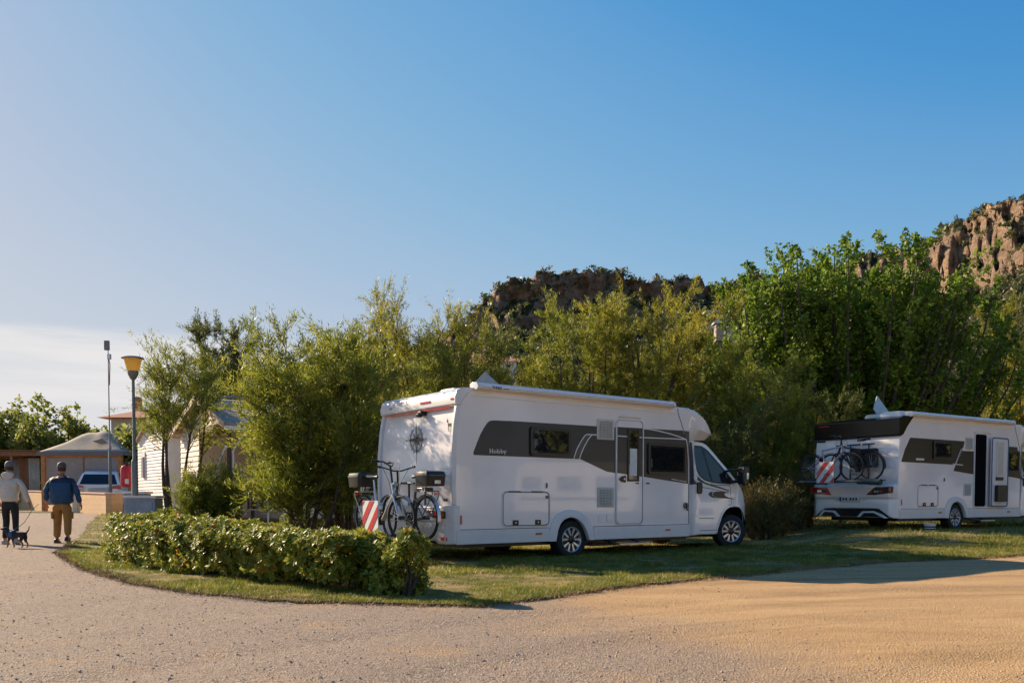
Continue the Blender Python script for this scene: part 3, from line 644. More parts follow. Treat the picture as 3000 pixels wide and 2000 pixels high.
def wheel(parent, s, y, z, rad=.335, steer=0, far=False, spokes=5):
    rt = Matrix.Translation((s, y, z)) @ Matrix.Rotation(steer, 4, 'Z') @ Matrix.Rotation(R(-90) if far else R(90), 4, 'X')   # local +z -> outwards (-y)
    wr = MB(); wr.lathe([(.20, .0), (.215, .10), (.30, .115), (.325, .10), (rad, .06), (rad, -.06), (.325, -.10), (.25, -.11), (.2, -.1)], 40, rt, close=True)
    wo_ = wr.build('wheel', rubber, parent, ang=50)
    m = MB(); m.lathe([(.208, .092), (.216, .108), (.208, .112), (.196, .10), (.19, .05), (.19, .02), (.20, .02), (.206, .05)], 40, rt, close=True); m.build('rim', silver, wo_)
    m = MB(); m.lathe([(.19, -.02), (.19, .045), (.075, .07), (.05, .085), (.0001, .085)], 30, rt); m.build('hub', black, wo_)
    m = MB()
    for k in range(spokes):
        a = 2 * math.pi * k / spokes + .3
        for sg in (-1, 1):
            p0 = (.062, .02 * sg); p1 = (.088, .026 * sg); e0 = (.198, .082 * sg); e1 = (.203, .048 * sg); q0 = (.10, .012 * sg)
            pts = [(.068, .030 * sg), (.19, .088 * sg), (.203, .046 * sg), (.098, .008 * sg), (.066, .006 * sg)]
            rot = Matrix.Rotation(a, 4, 'Z'); n = len(pts)
            vs = [rt @ rot @ Vector((u_, v_, .088 + .012 * (u_ / .2))) for u_, v_ in pts] + [rt @ rot @ Vector((u_, v_, .066)) for u_, v_ in pts]
            m.add(vs, [tuple(range(n)), tuple(range(n, 2 * n))[::-1]] + [(i, (i + 1) % n, n + (i + 1) % n, n + i) for i in range(n)])
    m.build('spokes', silver, wo_, smooth=False)
    return wo_
ARCH_R = [(2.0, .289), (2.015, .36), (2.052, .517), (2.10, .585), (2.161, .642), (2.24, .67), (2.329, .68), (2.42, .668), (2.498, .637), (2.58, .58), (2.642, .506), (2.70, .40), (2.744, .289)]
ARCH_RO = [(1.86, .289), (1.862, .43), (1.90, .57), (1.969, .665), (2.04, .73), (2.133, .775), (2.23, .803), (2.328, .813), (2.43, .80), (2.526, .776), (2.63, .725), (2.728, .655), (2.80, .56), (2.846, .47), (2.876, .289)]
ARCH_F = [(6.221, .306), (6.25, .40), (6.303, .50), (6.35, .60), (6.403, .69), (6.488, .775), (6.608, .828), (6.783, .845), (6.95, .83), (7.06, .78), (7.12, .70), (7.161, .60), (7.19, .48), (7.203, .32)]
def body_mesh():
    rear = [(.023, .31), (.025, .875), (.0, 1.162), (.005, 1.5), (.016, 1.725), (.053, 2.121), (.10, 2.36), (.149, 2.50), (.20, 2.60), (.26, 2.655), (.34, 2.675)]
    prof = rear + [(1.8, 2.68), (4.95, 2.69), (5.30, 2.69), (5.30, .31)] + [(2.744, .31)] + ARCH_R[1:-1][::-1] + [(2.0, .31)]
    m = MB(); m.prism(prof, W_, Matrix(((1, 0, 0, 0), (0, 0, 1, 0), (0, 1, 0, 0), (0, 0, 0, 1)))); return m
charcoal = graydecal
def motorhome(name, loc, rz, label, style):
    graydecal = charcoal
    A = style == 'A'
    root = empty(name, loc, rz, label, 'camper van')
    bd = body_mesh().build('body', white, root, bevel=.022, ang=30)
    # ---- cap over the cab (lofted sections)
    tops = [(5.02, 2.69), (5.28, 2.70), (5.46, 2.675), (5.65, 2.62), (5.80, 2.55), (5.92, 2.465), (6.01, 2.385), (6.08, 2.30), (6.12, 2.235)]
    ss = [t_[0] for t_ in tops]; m = MB(); rings = []
    for i, (s, zt) in enumerate(tops):
        zb = np.interp(s, [5.02, 5.9, 6.0, 6.12], [2.10, 2.12, 2.15, 2.205]); zl = np.interp(s, [5.02, 5.25, 5.65, 6.12], [2.33, 2.33, 2.295, 2.225])
        iu = .002 + .17 * max(0, (s - 5.25) / .9) ** 2.2; ub = iu + .16 * min(1, max(0, (s - 5.27) / .25)) * (1 if s < 5.9 else .6)
        if s <= 5.28: ub = iu
        zt2 = max(zt - .06, zl + .004)
        half = [(iu + .10, zt), (iu + .035, zt - .018 if zt - .018 > zt2 else zt2 + .002), (iu, zt2), (iu, zl), (ub, zb)]
        rings.append([(s, y, z) for y, z in half] + [(s, W_ - y, z) for y, z in half[::-1]])
    n = len(rings[0]); vs = [p for q in rings for p in q]; fs = []
    for i in range(len(rings) - 1):
        for k in range(n): fs.append((i * n + k, i * n + (k + 1) % n, (i + 1) * n + (k + 1) % n, (i + 1) * n + k))
    fs += [tuple(range(n)), tuple(range((len(rings) - 1) * n, len(rings) * n))[::-1]]
    m.add(vs, fs); m.build('cab_roof', white, root, ang=28)
    # ---- cab
    cp = [(5.29, .30), (5.29, 2.10), (5.56, 2.105), (5.81, 2.10), (5.98, 2.085), (6.09, 2.05), (6.25, 1.92), (6.43, 1.75), (6.62, 1.585), (6.787, 1.42), (6.93, 1.285), (7.10, 1.16), (7.25, 1.02), (7.37, .90), (7.46, .78), (7.50, .65), (7.50, .46), (7.44, .32), (7.203, .32)] + ARCH_F[1:-1][::-1] + [(6.221, .306), (5.72, .31), (5.60, .30)]
    bm = bmesh.new(); vs = [bm.verts.new((s, 0, z)) for s, z in cp]; bm.faces.new(vs); g = bmesh.ops.extrude_face_region(bm, geom=bm.faces[:])
    for v in g['geom']:
        if isinstance(v, bmesh.types.BMVert): v.co.y = W_
    for k in [5.42, 5.56] + [5.7 + .12 * i for i in range(15)]:
        bmesh.ops.bisect_plane(bm, geom=bm.verts[:] + bm.edges[:] + bm.faces[:], plane_co=(k, 0, 0), plane_no=(1, 0, 0))
    for k in [1.27, 1.5, 1.75]:
        bmesh.ops.bisect_plane(bm, geom=bm.verts[:] + bm.edges[:] + bm.faces[:], plane_co=(0, 0, k), plane_no=(0, 0, 1))
    for v in bm.verts:
        y = surf(v.co.x, v.co.z); v.co.y = y if v.co.y < .5 * W_ else W_ - y
        if v.co.x < 5.5 and v.co.z > 2: v.co.y += .06 if v.co.y < 1 else -.06
    bmesh.ops.recalc_face_normals(bm, faces=bm.faces[:]); me = bpy.data.meshes.new('cab'); bm.to_mesh(me); bm.free()
    cab = fin('cab', me, white, root, True, .025, recalc=False, ang=30)
    ws = MB(); ws.add([(6.20, .42, 1.97), (6.20, W_ - .42, 1.97), (6.92, W_ - .32, 1.32), (6.92, .32, 1.32), (6.16, .42, 1.93), (6.16, W_ - .42, 1.93), (6.88, W_ - .32, 1.28), (6.88, .32, 1.28)], [(0, 1, 2, 3), (7, 6, 5, 4), (0, 4, 5, 1), (1, 5, 6, 2), (2, 6, 7, 3), (3, 7, 4, 0)]); ws.build('windscreen', glass, cab)
    cw = rounded([(5.585, 1.99), (5.63, 2.025), (5.93, 2.022), (6.08, 1.955), (6.375, 1.70), (6.62, 1.47), (6.78, 1.32), (6.66, 1.285), (6.361, 1.29), (6.107, 1.306), (5.876, 1.354), (5.761, 1.428), (5.684, 1.576)], .05)
    g = plate('cab_window', cw, .002, .006, glass, cab)
    band('window_seal', cw, .028, .001, .012, black, g)
    line('divider', [(5.945, 2.01), (6.03, 1.64), (6.10, 1.31)], .05, .006, .006, black, g)
    for pts in ([(5.57, 2.09), (5.56, 1.95), (5.60, 1.65), (5.66, 1.45), (5.75, 1.35), (5.95, 1.285), (6.2, 1.262), (6.62, 1.262)], [(6.62, 1.28), (6.655, 1.12), (6.68, .90), (6.60, .865)]):
        line('door_seam', pts, .012, .0005, .002, seam, cab)
    line('door_seam', [(5.72, .62), (6.15, .62)], .01, .0005, .002, seam, cab); line('door_seam', [(5.74, .385), (6.25, .385)], .01, .0005, .002, seam, cab)
    plate('door_handle', rrect(5.645, 5.785, 1.09, 1.315, .045), .0, .028, black, cab, .006)
    gd = M('cab_film', (.022, .027, .034), .34, 0, .06, 2)
    plate('trim_film', [(5.30, 1.265), (5.30, 2.06), (5.42, 2.055), (5.50, 1.80), (5.54, 1.55), (5.60, 1.36), (5.66, 1.275), (5.44, 1.262)], .001, .002, gd, cab)
    plate('trim_film', [(5.67, 1.36), (5.75, 1.325), (5.90, 1.275), (6.069, 1.243), (6.3, 1.20), (6.62, 1.140), (6.60, 1.165), (6.3, 1.232), (6.069, 1.268), (5.90, 1.31), (5.78, 1.37), (5.72, 1.42)], .001, .002, gd, cab)
    line('trim_stripe', [(5.80, 1.215), (6.0, 1.195), (6.3, 1.155), (6.60, 1.112)], .012, .001, .002, graydecal2, cab)
    if A:
        plate('trim_film', [(6.13, 1.137), (6.04, 1.13), (5.985, 1.10), (5.99, 1.07), (6.06, 1.03), (6.15, 1.012), (6.235, 1.006), (6.16, 1.035), (6.10, 1.07), (6.095, 1.105)], .001, .002, gd, cab)
        plate('trim_film', [(6.60, 1.137), (6.35, 1.14), (6.2, 1.137), (6.13, 1.12), (6.112, 1.09), (6.15, 1.045), (6.247, 1.014), (6.45, 1.004), (6.86, .985), (6.62, 1.018), (6.50, 1.05), (6.455, 1.08), (6.50, 1.12)], .001, .002, gd, cab)
    # mirror
    mm = MB(); mm.prism(rounded([(0, 0), (.16, 0), (.18, .16), (.165, .36), (.02, .36), (-.01, .2)], .05), .17, Matrix.Translation((6.72, .02, 1.27)) @ Matrix(((1, 0, 0, 0), (0, 0, -1, 0), (0, 1, 0, 0), (0, 0, 0, 1))))
    mr = mm.build('mirror', black, cab, bevel=.02)
    m = MB(); m.tube([(6.45, .2, 1.53), (6.76, .0, 1.57)], .022, 8); m.build('mirror_arm', black, mr); m = MB(); m.tube([(6.62, .16, 1.33), (6.76, .0, 1.34)], .03, 8); m.build('mirror_arm', black, mr)
    m = MB(); m.box(6.705, 6.712, -.13, -.02, 1.30, 1.60); m.build('mirror_glass', glass, mr)
    m = MB(); m.box(6.80, 6.86, -.157, -.15, 1.38, 1.50); m.build('indicator', clearl, mr)
    m = MB(); m.prism([(7.02, .84), (7.2, .86), (7.34, .78), (7.40, .62), (7.2, .66)], .02, Matrix(((1, 0, 0, 0), (0, 0, 1, .31), (0, 1, 0, 0), (0, 0, 0, 1))))
    # ---- lower parts
    sk = [(.03, .289), (.03, .50), (1.862, .50), (1.862, .289)]
    plate('side_skirt', sk, .0, .022, gelcoat, root, .008); plate('side_skirt', [(2.874, .289), (2.848, .50), (5.284, .50), (5.284, .289)], .0, .022, gelcoat, root, .008)
    for a, b in ((.03, 1.862), (2.85, 5.28)): line('skirt_rib', [(a, .43), (b, .43)], .014, .022, .006, gelcoat, root); line('panel_seam', [(a, .515), (b, .515)], .010, .0005, .003, seam, root)
    N = min(len(ARCH_R), len(ARCH_RO)); ro = ARCH_RO; ri = []
    for k in range(len(ro)):
        f_ = k / (len(ro) - 1) * (len(ARCH_R) - 1); i = min(len(ARCH_R) - 2, int(f_)); q = f_ - i; ri.append((ARCH_R[i][0] * (1 - q) + ARCH_R[i + 1][0] * q, ARCH_R[i][1] * (1 - q) + ARCH_R[i + 1][1] * q))
    m = MB(); vs = []; n = len(ro)
    for L, o in ((ro, .0), (ro, .016), ([(a * .35 + c * .65, b * .35 + d * .65) for (a, b), (c, d) in zip(ro, ri)], .042), (ri, .034), (ri, -.06)): vs += [(s, -o, z) for s, z in L]
    fs = [(k * n + i, k * n + i + 1, (k + 1) * n + i + 1, (k + 1) * n + i) for k in range(4) for i in range(n - 1)]
    m.add(vs, fs); m.build('wheel_arch', gelcoat, root, ang=50)
    m = MB(); n = len(ARCH_R); m.add([(s, .035, z - .012) for s, z in ARCH_R] + [(s, W_ - .03, z - .012) for s, z in ARCH_R], [(i, i + 1, n + i + 1, n + i) for i in range(n - 1)]); m.build('wheel_well', black, root)
    m = MB(); n = len(ARCH_F); m.add([(s, .17, z - .012) for s, z in ARCH_F] + [(s, W_ - .17, z - .012) for s, z in ARCH_F], [(i, i + 1, n + i + 1, n + i) for i in range(n - 1)]); m.box(6.28, 7.15, .45, W_ - .45, .35, .8); m.build('wheel_well', black, cab)
    m = MB(); m.box(.35, 5.5, .25, W_ - .25, .22, .306); m.box(5.5, 7.3, .5, W_ - .5, .24, .42); m.tube([(2.41, .3, .3), (2.41, 2.0, .3)], .05, 8); m.box(3.1, 3.7, .3, .6, .16, .24); m.build('chassis', black, root)
    line('arch_trim', [(s, z + .012) for s, z in ARCH_F], .03, .001, .012, white, cab)
    wheel(root, 2.41, .155, .30); wheel(root, 2.41, W_ - .155, .30, far=True)
    wheel(root, 6.74, .235, .345, steer=R(-19)); wheel(root, 6.74, W_ - .25, .345, steer=R(-16), far=True)
    line('panel_seam', [(4.959, 2.67), (4.969, 2.58), (5.079, 2.36), (5.171, 2.146), (5.208, 2.087), (5.257, 1.808), (5.272, 1.27), (5.283, .53)], .014, .0005, .003, seam, root)
    # roof edge trim, awning
    line('roof_trim', [(.22, 2.56), (.30, 2.575), (1.8, 2.56), (4.955, 2.572)], .012, .0, .008, gelcoat, root)
    m = MB(); a0, a1 = (.36, 4.79)
    pr = [(0, .0), (-.075, .0), (-.115, .03), (-.115, .07), (-.08, .112), (.04, .125), (.10, .10), (.10, .0)]
    m.prism(pr, a1 - a0 - .12, Matrix(((0, 0, 1, a0 + .06), (1, 0, 0, 0), (0, 1, 0, 2.655), (0, 0, 0, 1)))); aw = m.build('awning', white, root, bevel=.006)
    for q in (a0, a1 - .058):
        m = MB(); m.prism([(p[0] * 1.05, p[1] * 1.04 - .002) for p in pr], .058, Matrix(((0, 0, 1, q), (1, 0, 0, 0), (0, 1, 0, 2.653), (0, 0, 0, 1)))); m.build('end_cap', gelcoat, aw, bevel=.008)
    m = MB(); m.box(a0 + .07, a1 - .07, -.1205, -.113, 2.70, 2.706); m.build('groove', greymetal, aw)
    if A:
        textmesh('lettering', 'THULE', .052, black, aw, side_mtx(.63, 2.688, .117), .002, .0018, 1.15); textmesh('lettering', 'Omnistor', .030, graydecal2, aw, side_mtx(.85, 2.690, .117), .002, 0, 1)
    # windows
    def window(s0, s1, z0, z1):
        P = rrect(s0, s1, z0, z1, .05); fr = band('window', P, .05, 0, .030, black, root); plate('pane', ring(P, .045), .0, .022, glass, fr)
        band('inner_frame', ring(P, .075), .012, .022, .004, black, fr)
        line('catch', [(s0 + .09, z0 + .12), (s0 + .085, z0 + .28)], .014, .0222, .004, greymetal, fr)
    # film
    film = [(.36, 1.662), (.354, 1.70), (.409, 1.825), (.483, 1.979), (.558, 2.093), (.62, 2.17), (.665, 2.20), (.73, 2.212), (1.066, 2.222), (3.38, 2.235), (3.38, 1.44), (3.166, 1.462), (2.55, 1.662)]
    if A:
        plate('film_panel', film, .0005, .002, graydecal, root)
        plate('film_panel', [(4.045, 2.25), (5.10, 2.262), (5.19, 2.10), (5.235, 1.90), (5.262, 1.60), (5.268, 1.272), (4.045, 1.39)], .0005, .002, graydecal, root)
        plate('film_panel', [(5.115, 2.262), (5.28, 2.255), (5.285, 1.90), (5.285, 1.265), (5.282, 1.27), (5.268, 1.75), (5.235, 2.0), (5.20, 2.12)], .0005, .002, graydecal2, root)
        plate('film_panel', [(2.402, 1.664), (2.459, 1.805), (2.576, 1.974), (2.64, 2.05), (2.69, 2.08), (2.81, 2.08), (2.74, 2.014), (2.64, 1.88), (2.57, 1.76), (2.533, 1.664)], .003, .0015, graydecal2, root)
        for pts in ([(2.402, 1.664), (2.459, 1.805), (2.50, 1.87), (2.576, 1.974), (2.64, 2.05), (2.69, 2.082), (2.93, 2.084)], [(2.533, 1.664), (2.57, 1.76), (2.64, 1.88), (2.74, 2.014), (2.80, 2.07), (2.83, 2.084)],
                    [(4.05, 2.087), (4.823, 2.10), (5.20, 2.10)], [(4.05, 2.246), (4.2, 2.243), (4.419, 2.228), (4.754, 2.187), (5.0, 2.145), (5.20, 2.10)], [(5.20, 2.10), (5.235, 1.95), (5.256, 1.75), (5.268, 1.5), (5.272, 1.275)]):
            line('pin_stripe', pts, .018, .0048, .002, gelcoat, root)
        # emblem word in slab serif letters
        wd = MB(); X0, Z0, Hh_ = .655, 1.705, .060
        def st(x0, z0, x1, z1, th=.011): wd.bar((x0, -.0035, z0), (x1, -.0035, z1), th, .003) if False else wd.add(*barp(x0, z0, x1, z1, th))
        def barp(x0, z0, x1, z1, th):
            d = Vector((x1 - x0, z1 - z0)); n_ = Vector((-d.y, d.x)).normalized() * th / 2; q = [(x0 + n_.x, z0 + n_.y), (x1 + n_.x, z1 + n_.y), (x1 - n_.x, z1 - n_.y), (x0 - n_.x, z0 - n_.y)]
            return [(a, -.003, b) for a, b in q] + [(a, -.006, b) for a, b in q], [(0, 1, 2, 3), (7, 6, 5, 4), (0, 4, 5, 1), (1, 5, 6, 2), (2, 6, 7, 3), (3, 7, 4, 0)]
        def serif(x, z, hw=.014): st(x - hw, z, x + hw, z, .007)
        def bowl(cx, cz, rx, rz, th=.010):
            n_ = 14
            for i in range(n_):
                a, b = 2 * math.pi * i / n_, 2 * math.pi * (i + 1) / n_; st(cx + rx * math.cos(a), cz + rz * math.sin(a), cx + rx * math.cos(b), cz + rz * math.sin(b), th * (1.35 if abs(math.cos((a + b) / 2)) > .6 else .7))
        x = X0
        for q in (.014, .062): st(x + q, Z0, x + q, Z0 + Hh_, .015); serif(x + q, Z0); serif(x + q, Z0 + Hh_)
        st(x + .014, Z0 + Hh_ * .5, x + .062, Z0 + Hh_ * .5, .008); x += .092
        bowl(x + .022, Z0 + .020, .021, .019); x += .056
        for q in range(2): st(x + .012, Z0, x + .012, Z0 + .062, .013); serif(x + .006, Z0 + .062, .010); bowl(x + .032, Z0 + .020, .020, .019); x += .066
        st(x + .004, Z0 + .040, x + .026, Z0, .014); st(x + .048, Z0 + .040, x + .016, Z0 - .022, .008); serif(x + .006, Z0 + .041, .013); serif(x + .048, Z0 + .041, .010)
        wd.build('lettering', gelcoat, root, smooth=False)
        textmesh('lettering', 'OPTIMA DE LUXE T75 HF', .034, gelcoat, root, Matrix.Translation((4.80, -.004, 1.345)) @ Matrix.Rotation(R(6.5), 4, 'Y') @ side_mtx(0, 0, 0), .001, .0008, 1.08)
        window(1.46, 2.315, 1.69, 2.155); window(4.17, 5.18, 1.436, 2.0)
    else:
        graydecal = M('black_film', (.007, .008, .010), .3, 0, .06, 2)
        plate('film_panel', rounded([(.09, 1.60), (.22, 1.88), (.42, 2.17), (2.66, 2.165), (2.60, 1.98), (2.27, 1.58)], .03), .0005, .002, graydecal, root)
        plate('film_panel', [(2.30, 1.58), (2.42, 1.75), (2.57, 1.93), (3.07, 1.93), (3.07, 1.36), (2.20, 1.43)], .0005, .002, graydecal, root)
        plate('film_panel', [(4.02, 2.1), (5.10, 2.1), (5.25, 1.5), (5.26, 1.28), (4.02, 1.39)], .0005, .002, graydecal, root)
        for pts in ([(2.25, 1.56), (2.38, 1.76), (2.50, 1.94), (2.60, 2.0)], [(2.16, 1.60), (2.6, 1.58)]): line('pin_stripe', pts, .022, .0045, .002, gelcoat, root)
        m = MB(); m.box(.66, .98, -.006, -.003, 1.655, 1.70); m.build('emblem', gelcoat, root)
        window(1.33, 2.10, 1.70, 2.13); window(4.17, 5.18, 1.436, 2.0)
    # entrance door
    ds0, ds1 = (3.37, 4.055) if A else (3.08, 3.66)
    P = rrect(ds0, ds1, .53, 2.39, .09, 5)
    if A:
        dr = plate('entrance_door', rrect(ds0 + .03, ds1 - .03, .555, 2.365, .075, 5), .0, .016, white, root, .004)
        fr = band('door_frame', P, .020, .0, .020, gelcoat, root); band('door_seal', ring(P, .022), .012, .0, .014, seam, fr)
        plate('film_panel', [(ds0 + .036, 2.245), (ds1 - .036, 2.25), (ds1 - .036, 1.388), (ds0 + .036, 1.442)], .0165, .002, graydecal, dr)
        for z in (2.087,): line('pin_stripe', [(ds0 + .036, z), (3.645, z)], .018, .0188, .001, gelcoat, dr); line('pin_stripe', [(3.94, z), (ds1 - .036, z)], .018, .0188, .001, gelcoat, dr)
        wn = plate('door_window', rrect(3.65, 3.93, 1.305, 2.222, .015), .016, .010, glass, dr); band('door_window_frame', rrect(3.645, 3.935, 1.30, 2.227, .015), .035, .016, .013, black, wn)
        m = MB(); m.box(3.70, 3.88, -.0275, -.0265, 1.40, 1.88)
        plate('door_blind', rrect(3.70, 3.88, 1.40, 1.88, .01), .0262, .0006, signwhite, wn)
        plate('handle', rounded([(3.44, 1.335), (3.50, 1.385), (3.60, 1.405), (3.60, 1.275), (3.50, 1.29)], .02), .016, .02, black, dr, .004); m = MB(); m.tube([(3.555, -.03, 1.34), (3.555, -.048, 1.34)], .018, 10); m.build('lock', alu, dr)
        m = MB(); m.tube([(3.86, -.015, 1.268), (3.92, -.03, 1.268)], .012, 8); m.tube([(4.14, -.0, 1.272), (4.20, -.02, 1.272)], .014, 8); m.build('door_catch', greymetal, dr)
        pr = [(3.405, 2.418), (3.50, 2.452), (3.60, 2.474), (3.74, 2.478), (3.84, 2.468), (3.93, 2.448), (4.0, 2.42)]; plate('rain_hood', pr, .0, .035, gelcoat, root, .012)
    else:
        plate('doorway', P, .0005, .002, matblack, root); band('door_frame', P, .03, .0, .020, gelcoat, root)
        # leaf swung open: flat against the side, inner face outwards
        lf = plate('entrance_door', rrect(3.72, 4.50, .55, 2.30, .08, 5), .06, .035, gelcoat, root, .008); band('door_seal', rrect(3.72, 4.50, .55, 2.30, .08, 5), .03, .095, .01, M('blue_seal', (.04, .12, .22), .5), lf)
        plate('door_blind', rrect(3.95, 4.22, 1.35, 2.18, .02), .095, .02, cream, lf); band('blind_frame', rrect(3.92, 4.25, 1.32, 2.21, .02), .03, .095, .026, gelcoat, lf)
        plate('bin', rrect(3.88, 4.36, .68, 1.10, .04), .095, .09, black, lf, .01); plate('shelf', rrect(3.92, 4.24, 1.22, 1.30, .02), .095, .03, black, lf)
        line('roof_fly', [(3.05, 2.40), (3.5, 2.425), (3.85, 2.40)], .03, 0, .03, gelcoat, root)
    # louvred vents
    for (s0, s1, z0, z1) in ([(2.925, 3.335, 2.01, 2.362), (2.937, 3.335, .845, 1.192)] if A else [(2.68, 3.03, 1.97, 2.27), (2.66, 2.99, .83, 1.13)]):
        vt = plate('vent', rrect(s0, s1, z0, z1, .02), .0, .012, cream, root, .004); m = MB(); k = 11
        for i in range(k):
            zc = z0 + .035 + (z1 - z0 - .07) * i / (k - 1); m.add([(s0 + .04, -.012, zc + .011), (s1 - .04, -.012, zc + .011), (s1 - .04, -.026, zc - .009), (s0 + .04, -.026, zc - .009), (s0 + .04, -.012, zc - .004), (s1 - .04, -.012, zc - .004)], [(0, 1, 2, 3), (3, 2, 5, 4), (0, 3, 4), (1, 5, 2)])
        m.build('louvres', cream, vt, smooth=False)
        m = MB()
        for i in range(k - 1):
            zc = z0 + .035 + (z1 - z0 - .07) * (i + .5) / (k - 1)
            for c in range(4):
                a = s0 + .05 + (s1 - s0 - .1) * c / 4; m.box(a + .01, a + (s1 - s0 - .1) / 4 - .012, -.0145, -.0125, zc - .0045, zc + .001)
        m.build('slots', seam, vt, smooth=False)
    # garage flap
    gs0, gs1, gz0, gz1 = (.90, 1.88, .54, 1.118) if A else (.74, 1.58, .55, 1.09)
    P = rrect(gs0, gs1, gz0, gz1, .09, 5); gf_ = plate('garage_flap', ring(P, .03), .0, .012, white, root, .003); band('flap_frame', P, .016, 0, .016, gelcoat, gf_); band('flap_seal', ring(P, .017), .010, .0, .012, seam, gf_)
    for a in (gs0 + .205, gs1 - .315): plate('latch', rrect(a, a + .115, gz0 + .03, gz0 + .11, .01), .012, .012, black, gf_, .003); m = MB(); m.tube([(a + .057, -.024, gz0 + .07), (a + .057, -.028, gz0 + .07)], .012, 8); m.build('lock', alu, gf_)
    for a in (gs0 + .12, gs1 - .40): plate('hinge', rrect(a, a + .24, gz1 - .018, gz1 - .002, .004), .014, .010, greymetal, gf_)
    m = MB(); m.lathe([(.0001, 0), (.028, 0), (.028, .014), (.02, .02), (.0001, .02)], 14, Matrix.Translation((gs1 - .07, -.010, 1.02 if A else 1.0)) @ Matrix.Rotation(R(90), 4, 'X')); m.build('cap', greymetal, gf_)
    plate('rubber_stop', [(1.80, 1.17), (1.812, 1.20), (1.805, 1.25), (1.815, 1.25), (1.825, 1.20), (1.812, 1.165)], 0, .02, black, root)
    plate('marker_light', rrect(.108, .137, .60, .735, .01), .0, .012, orangel, root); plate('marker_light', rrect(1.565, 1.70, .405, .437, .012), .022, .012, orangel, root); plate('marker_light', rrect(4.62, 4.755, .405, .437, .012), .022, .012, orangel, root)
    if A:
        plate('service_flap', rrect(2.98, 3.12, .585, .73, .015), 0, .010, white, root, .003); plate('service_flap', rrect(3.165, 3.30, .585, .73, .015), 0, .010, white, root, .003)
        m = MB(); m.lathe([(.0001, 0), (.06, 0), (.062, .02), (.045, .03), (.0001, .03)], 18, Matrix.Translation((5.19, 0.0, .866)) @ Matrix.Rotation(R(90), 4, 'X')); fc = m.build('water_filler', greymetal, root); m = MB(); m.bar((5.17, -.03, .90), (5.21, -.032, .77), .03, .012); m.build('handle', black, fc)
    # step
    st_ = MB(); st_.box(ds0 - .20, ds1 - .15, -.32, -.05, .205, .228); sp_ = st_.build('step', darkmetal, root, bevel=.008)
    m = MB(); m.box(ds0 - .2, ds1 - .15, -.325, -.318, .205, .228); m.build('step_edge', alu, sp_)
    for x_ in (ds0 - .15, ds1 - .2): m = MB(); m.bar((x_, -.10, .225), (x_, .25, .32), .04, .02); m.build('step_arm', black, sp_)
    # ---- rear
    if A:
        pr = [(.50, 2.668), (.30, 2.672), (.14, 2.655), (.065, 2.61), (.03, 2.50), (.035, 2.40), (.08, 2.385), (.13, 2.40), (.17, 2.46), (.24, 2.56), (.34, 2.63)]
        m = MB(); m.prism(pr, W_ + .01, Matrix(((1, 0, 0, 0), (0, 0, 1, -.006), (0, 1, 0, .016), (0, 0, 0, 1)))); spo = m.build('rear_spoiler', gelcoat, root, bevel=.02)
        for y in (-.004, W_ - .03): m = MB(); m.prism([(p[0] - .008, p[1] + .004) for p in pr], .03, Matrix(((1, 0, 0, 0), (0, 0, 1, y), (0, 1, 0, .016), (0, 0, 0, 1)))); m.build('end_cap', gelcoat, spo, bevel=.01)
        m = MB(); m.box(.022, .045, .72, 1.02, 2.50, 2.53); m.build('brake_light', redl, spo)
        for y in (.10, 1.98): m = MB(); m.box(.024, .045, y - .04, y + .04, 2.495, 2.52); m.build('marker_light', redl, spo)
        m = MB(); m.box(.045, .075, .20, 2.15, 2.383, 2.398); m.build('light_strip', redl, spo)
        m = MB(); m.box(-.01, .10, .93, 1.05, 2.32, 2.39); m.box(-.05, .03, .95, 1.03, 2.29, 2.35); m.build('reversing_camera', black, root, bevel=.012)
        for y0 in (.0, W_ - .07):
            m = MB(); m.prism([(.03, .88), (-.03, .90), (-.045, 1.2), (-.04, 1.7), (-.0, 2.12), (.05, 2.40), (.12, 2.42), (.08, 2.1), (.05, 1.7), (.04, 1.2)], .07, Matrix(((1, 0, 0, 0), (0, 0, 1, y0), (0, 1, 0, 0), (0, 0, 0, 1)))); m.build('corner_rail', gelcoat, root, bevel=.012)
        bp = MB(); n = 14; secs = [(-.0, .0), (-.006, .0)]
        low = lambda y: np.interp(y, [0, .12, .30, .42, .62, W_ - .62, W_ - .42, W_ - .30, W_ - .12, W_], [.30, .295, .295, .36, .372, .372, .36, .295, .295, .30])
        ys = np.linspace(-.012, W_ + .012, 25); rings = []
        for y in ys:
            c = min(1, min(y + .012, W_ + .012 - y) / .10); xo = -.02 - .12 * math.sin(c * math.pi / 2); zl = low(y)
            rings.append([(.10, y, .885), (xo * .7, y, .885), (xo, y, .865), (xo, y, .66), (xo + .02, y, .62), (xo + .01, y, .45), (xo + .03, y, zl), (.10, y, zl)])
        k = 8; vs = [p for q in rings for p in q]; fs = [(i * k + j, i * k + (j + 1) % k, (i + 1) * k + (j + 1) % k, (i + 1) * k + j) for i in range(24) for j in range(k)] + [tuple(range(k)), tuple(range(24 * k, 25 * k))[::-1]]
        bp.add(vs, fs); bpo = bp.build('rear_bumper', gelcoat, root, bevel=.01, ang=25)
        for sg in (0, 1):
            q = lambda y: y if sg == 0 else W_ - y
            m = MB(); P = [(.575, .825), (.03, .80), (.02, .69), (.37, .695), (.46, .73)]; m.prism([(q(a), b) for a, b in P], .02, Matrix(((0, 0, -1, -.138), (1, 0, 0, 0), (0, 1, 0, 0), (0, 0, 0, 1)))); tl = m.build('tail_light', black, bpo, bevel=.006)
            m = MB(); m.prism([(q(.545), .812), (q(.48), .808), (q(.44), .76), (q(.47), .745)], .006, Matrix(((0, 0, -1, -.158), (1, 0, 0, 0), (0, 1, 0, 0), (0, 0, 0, 1)))); m.build('red_lamp', redl, tl)
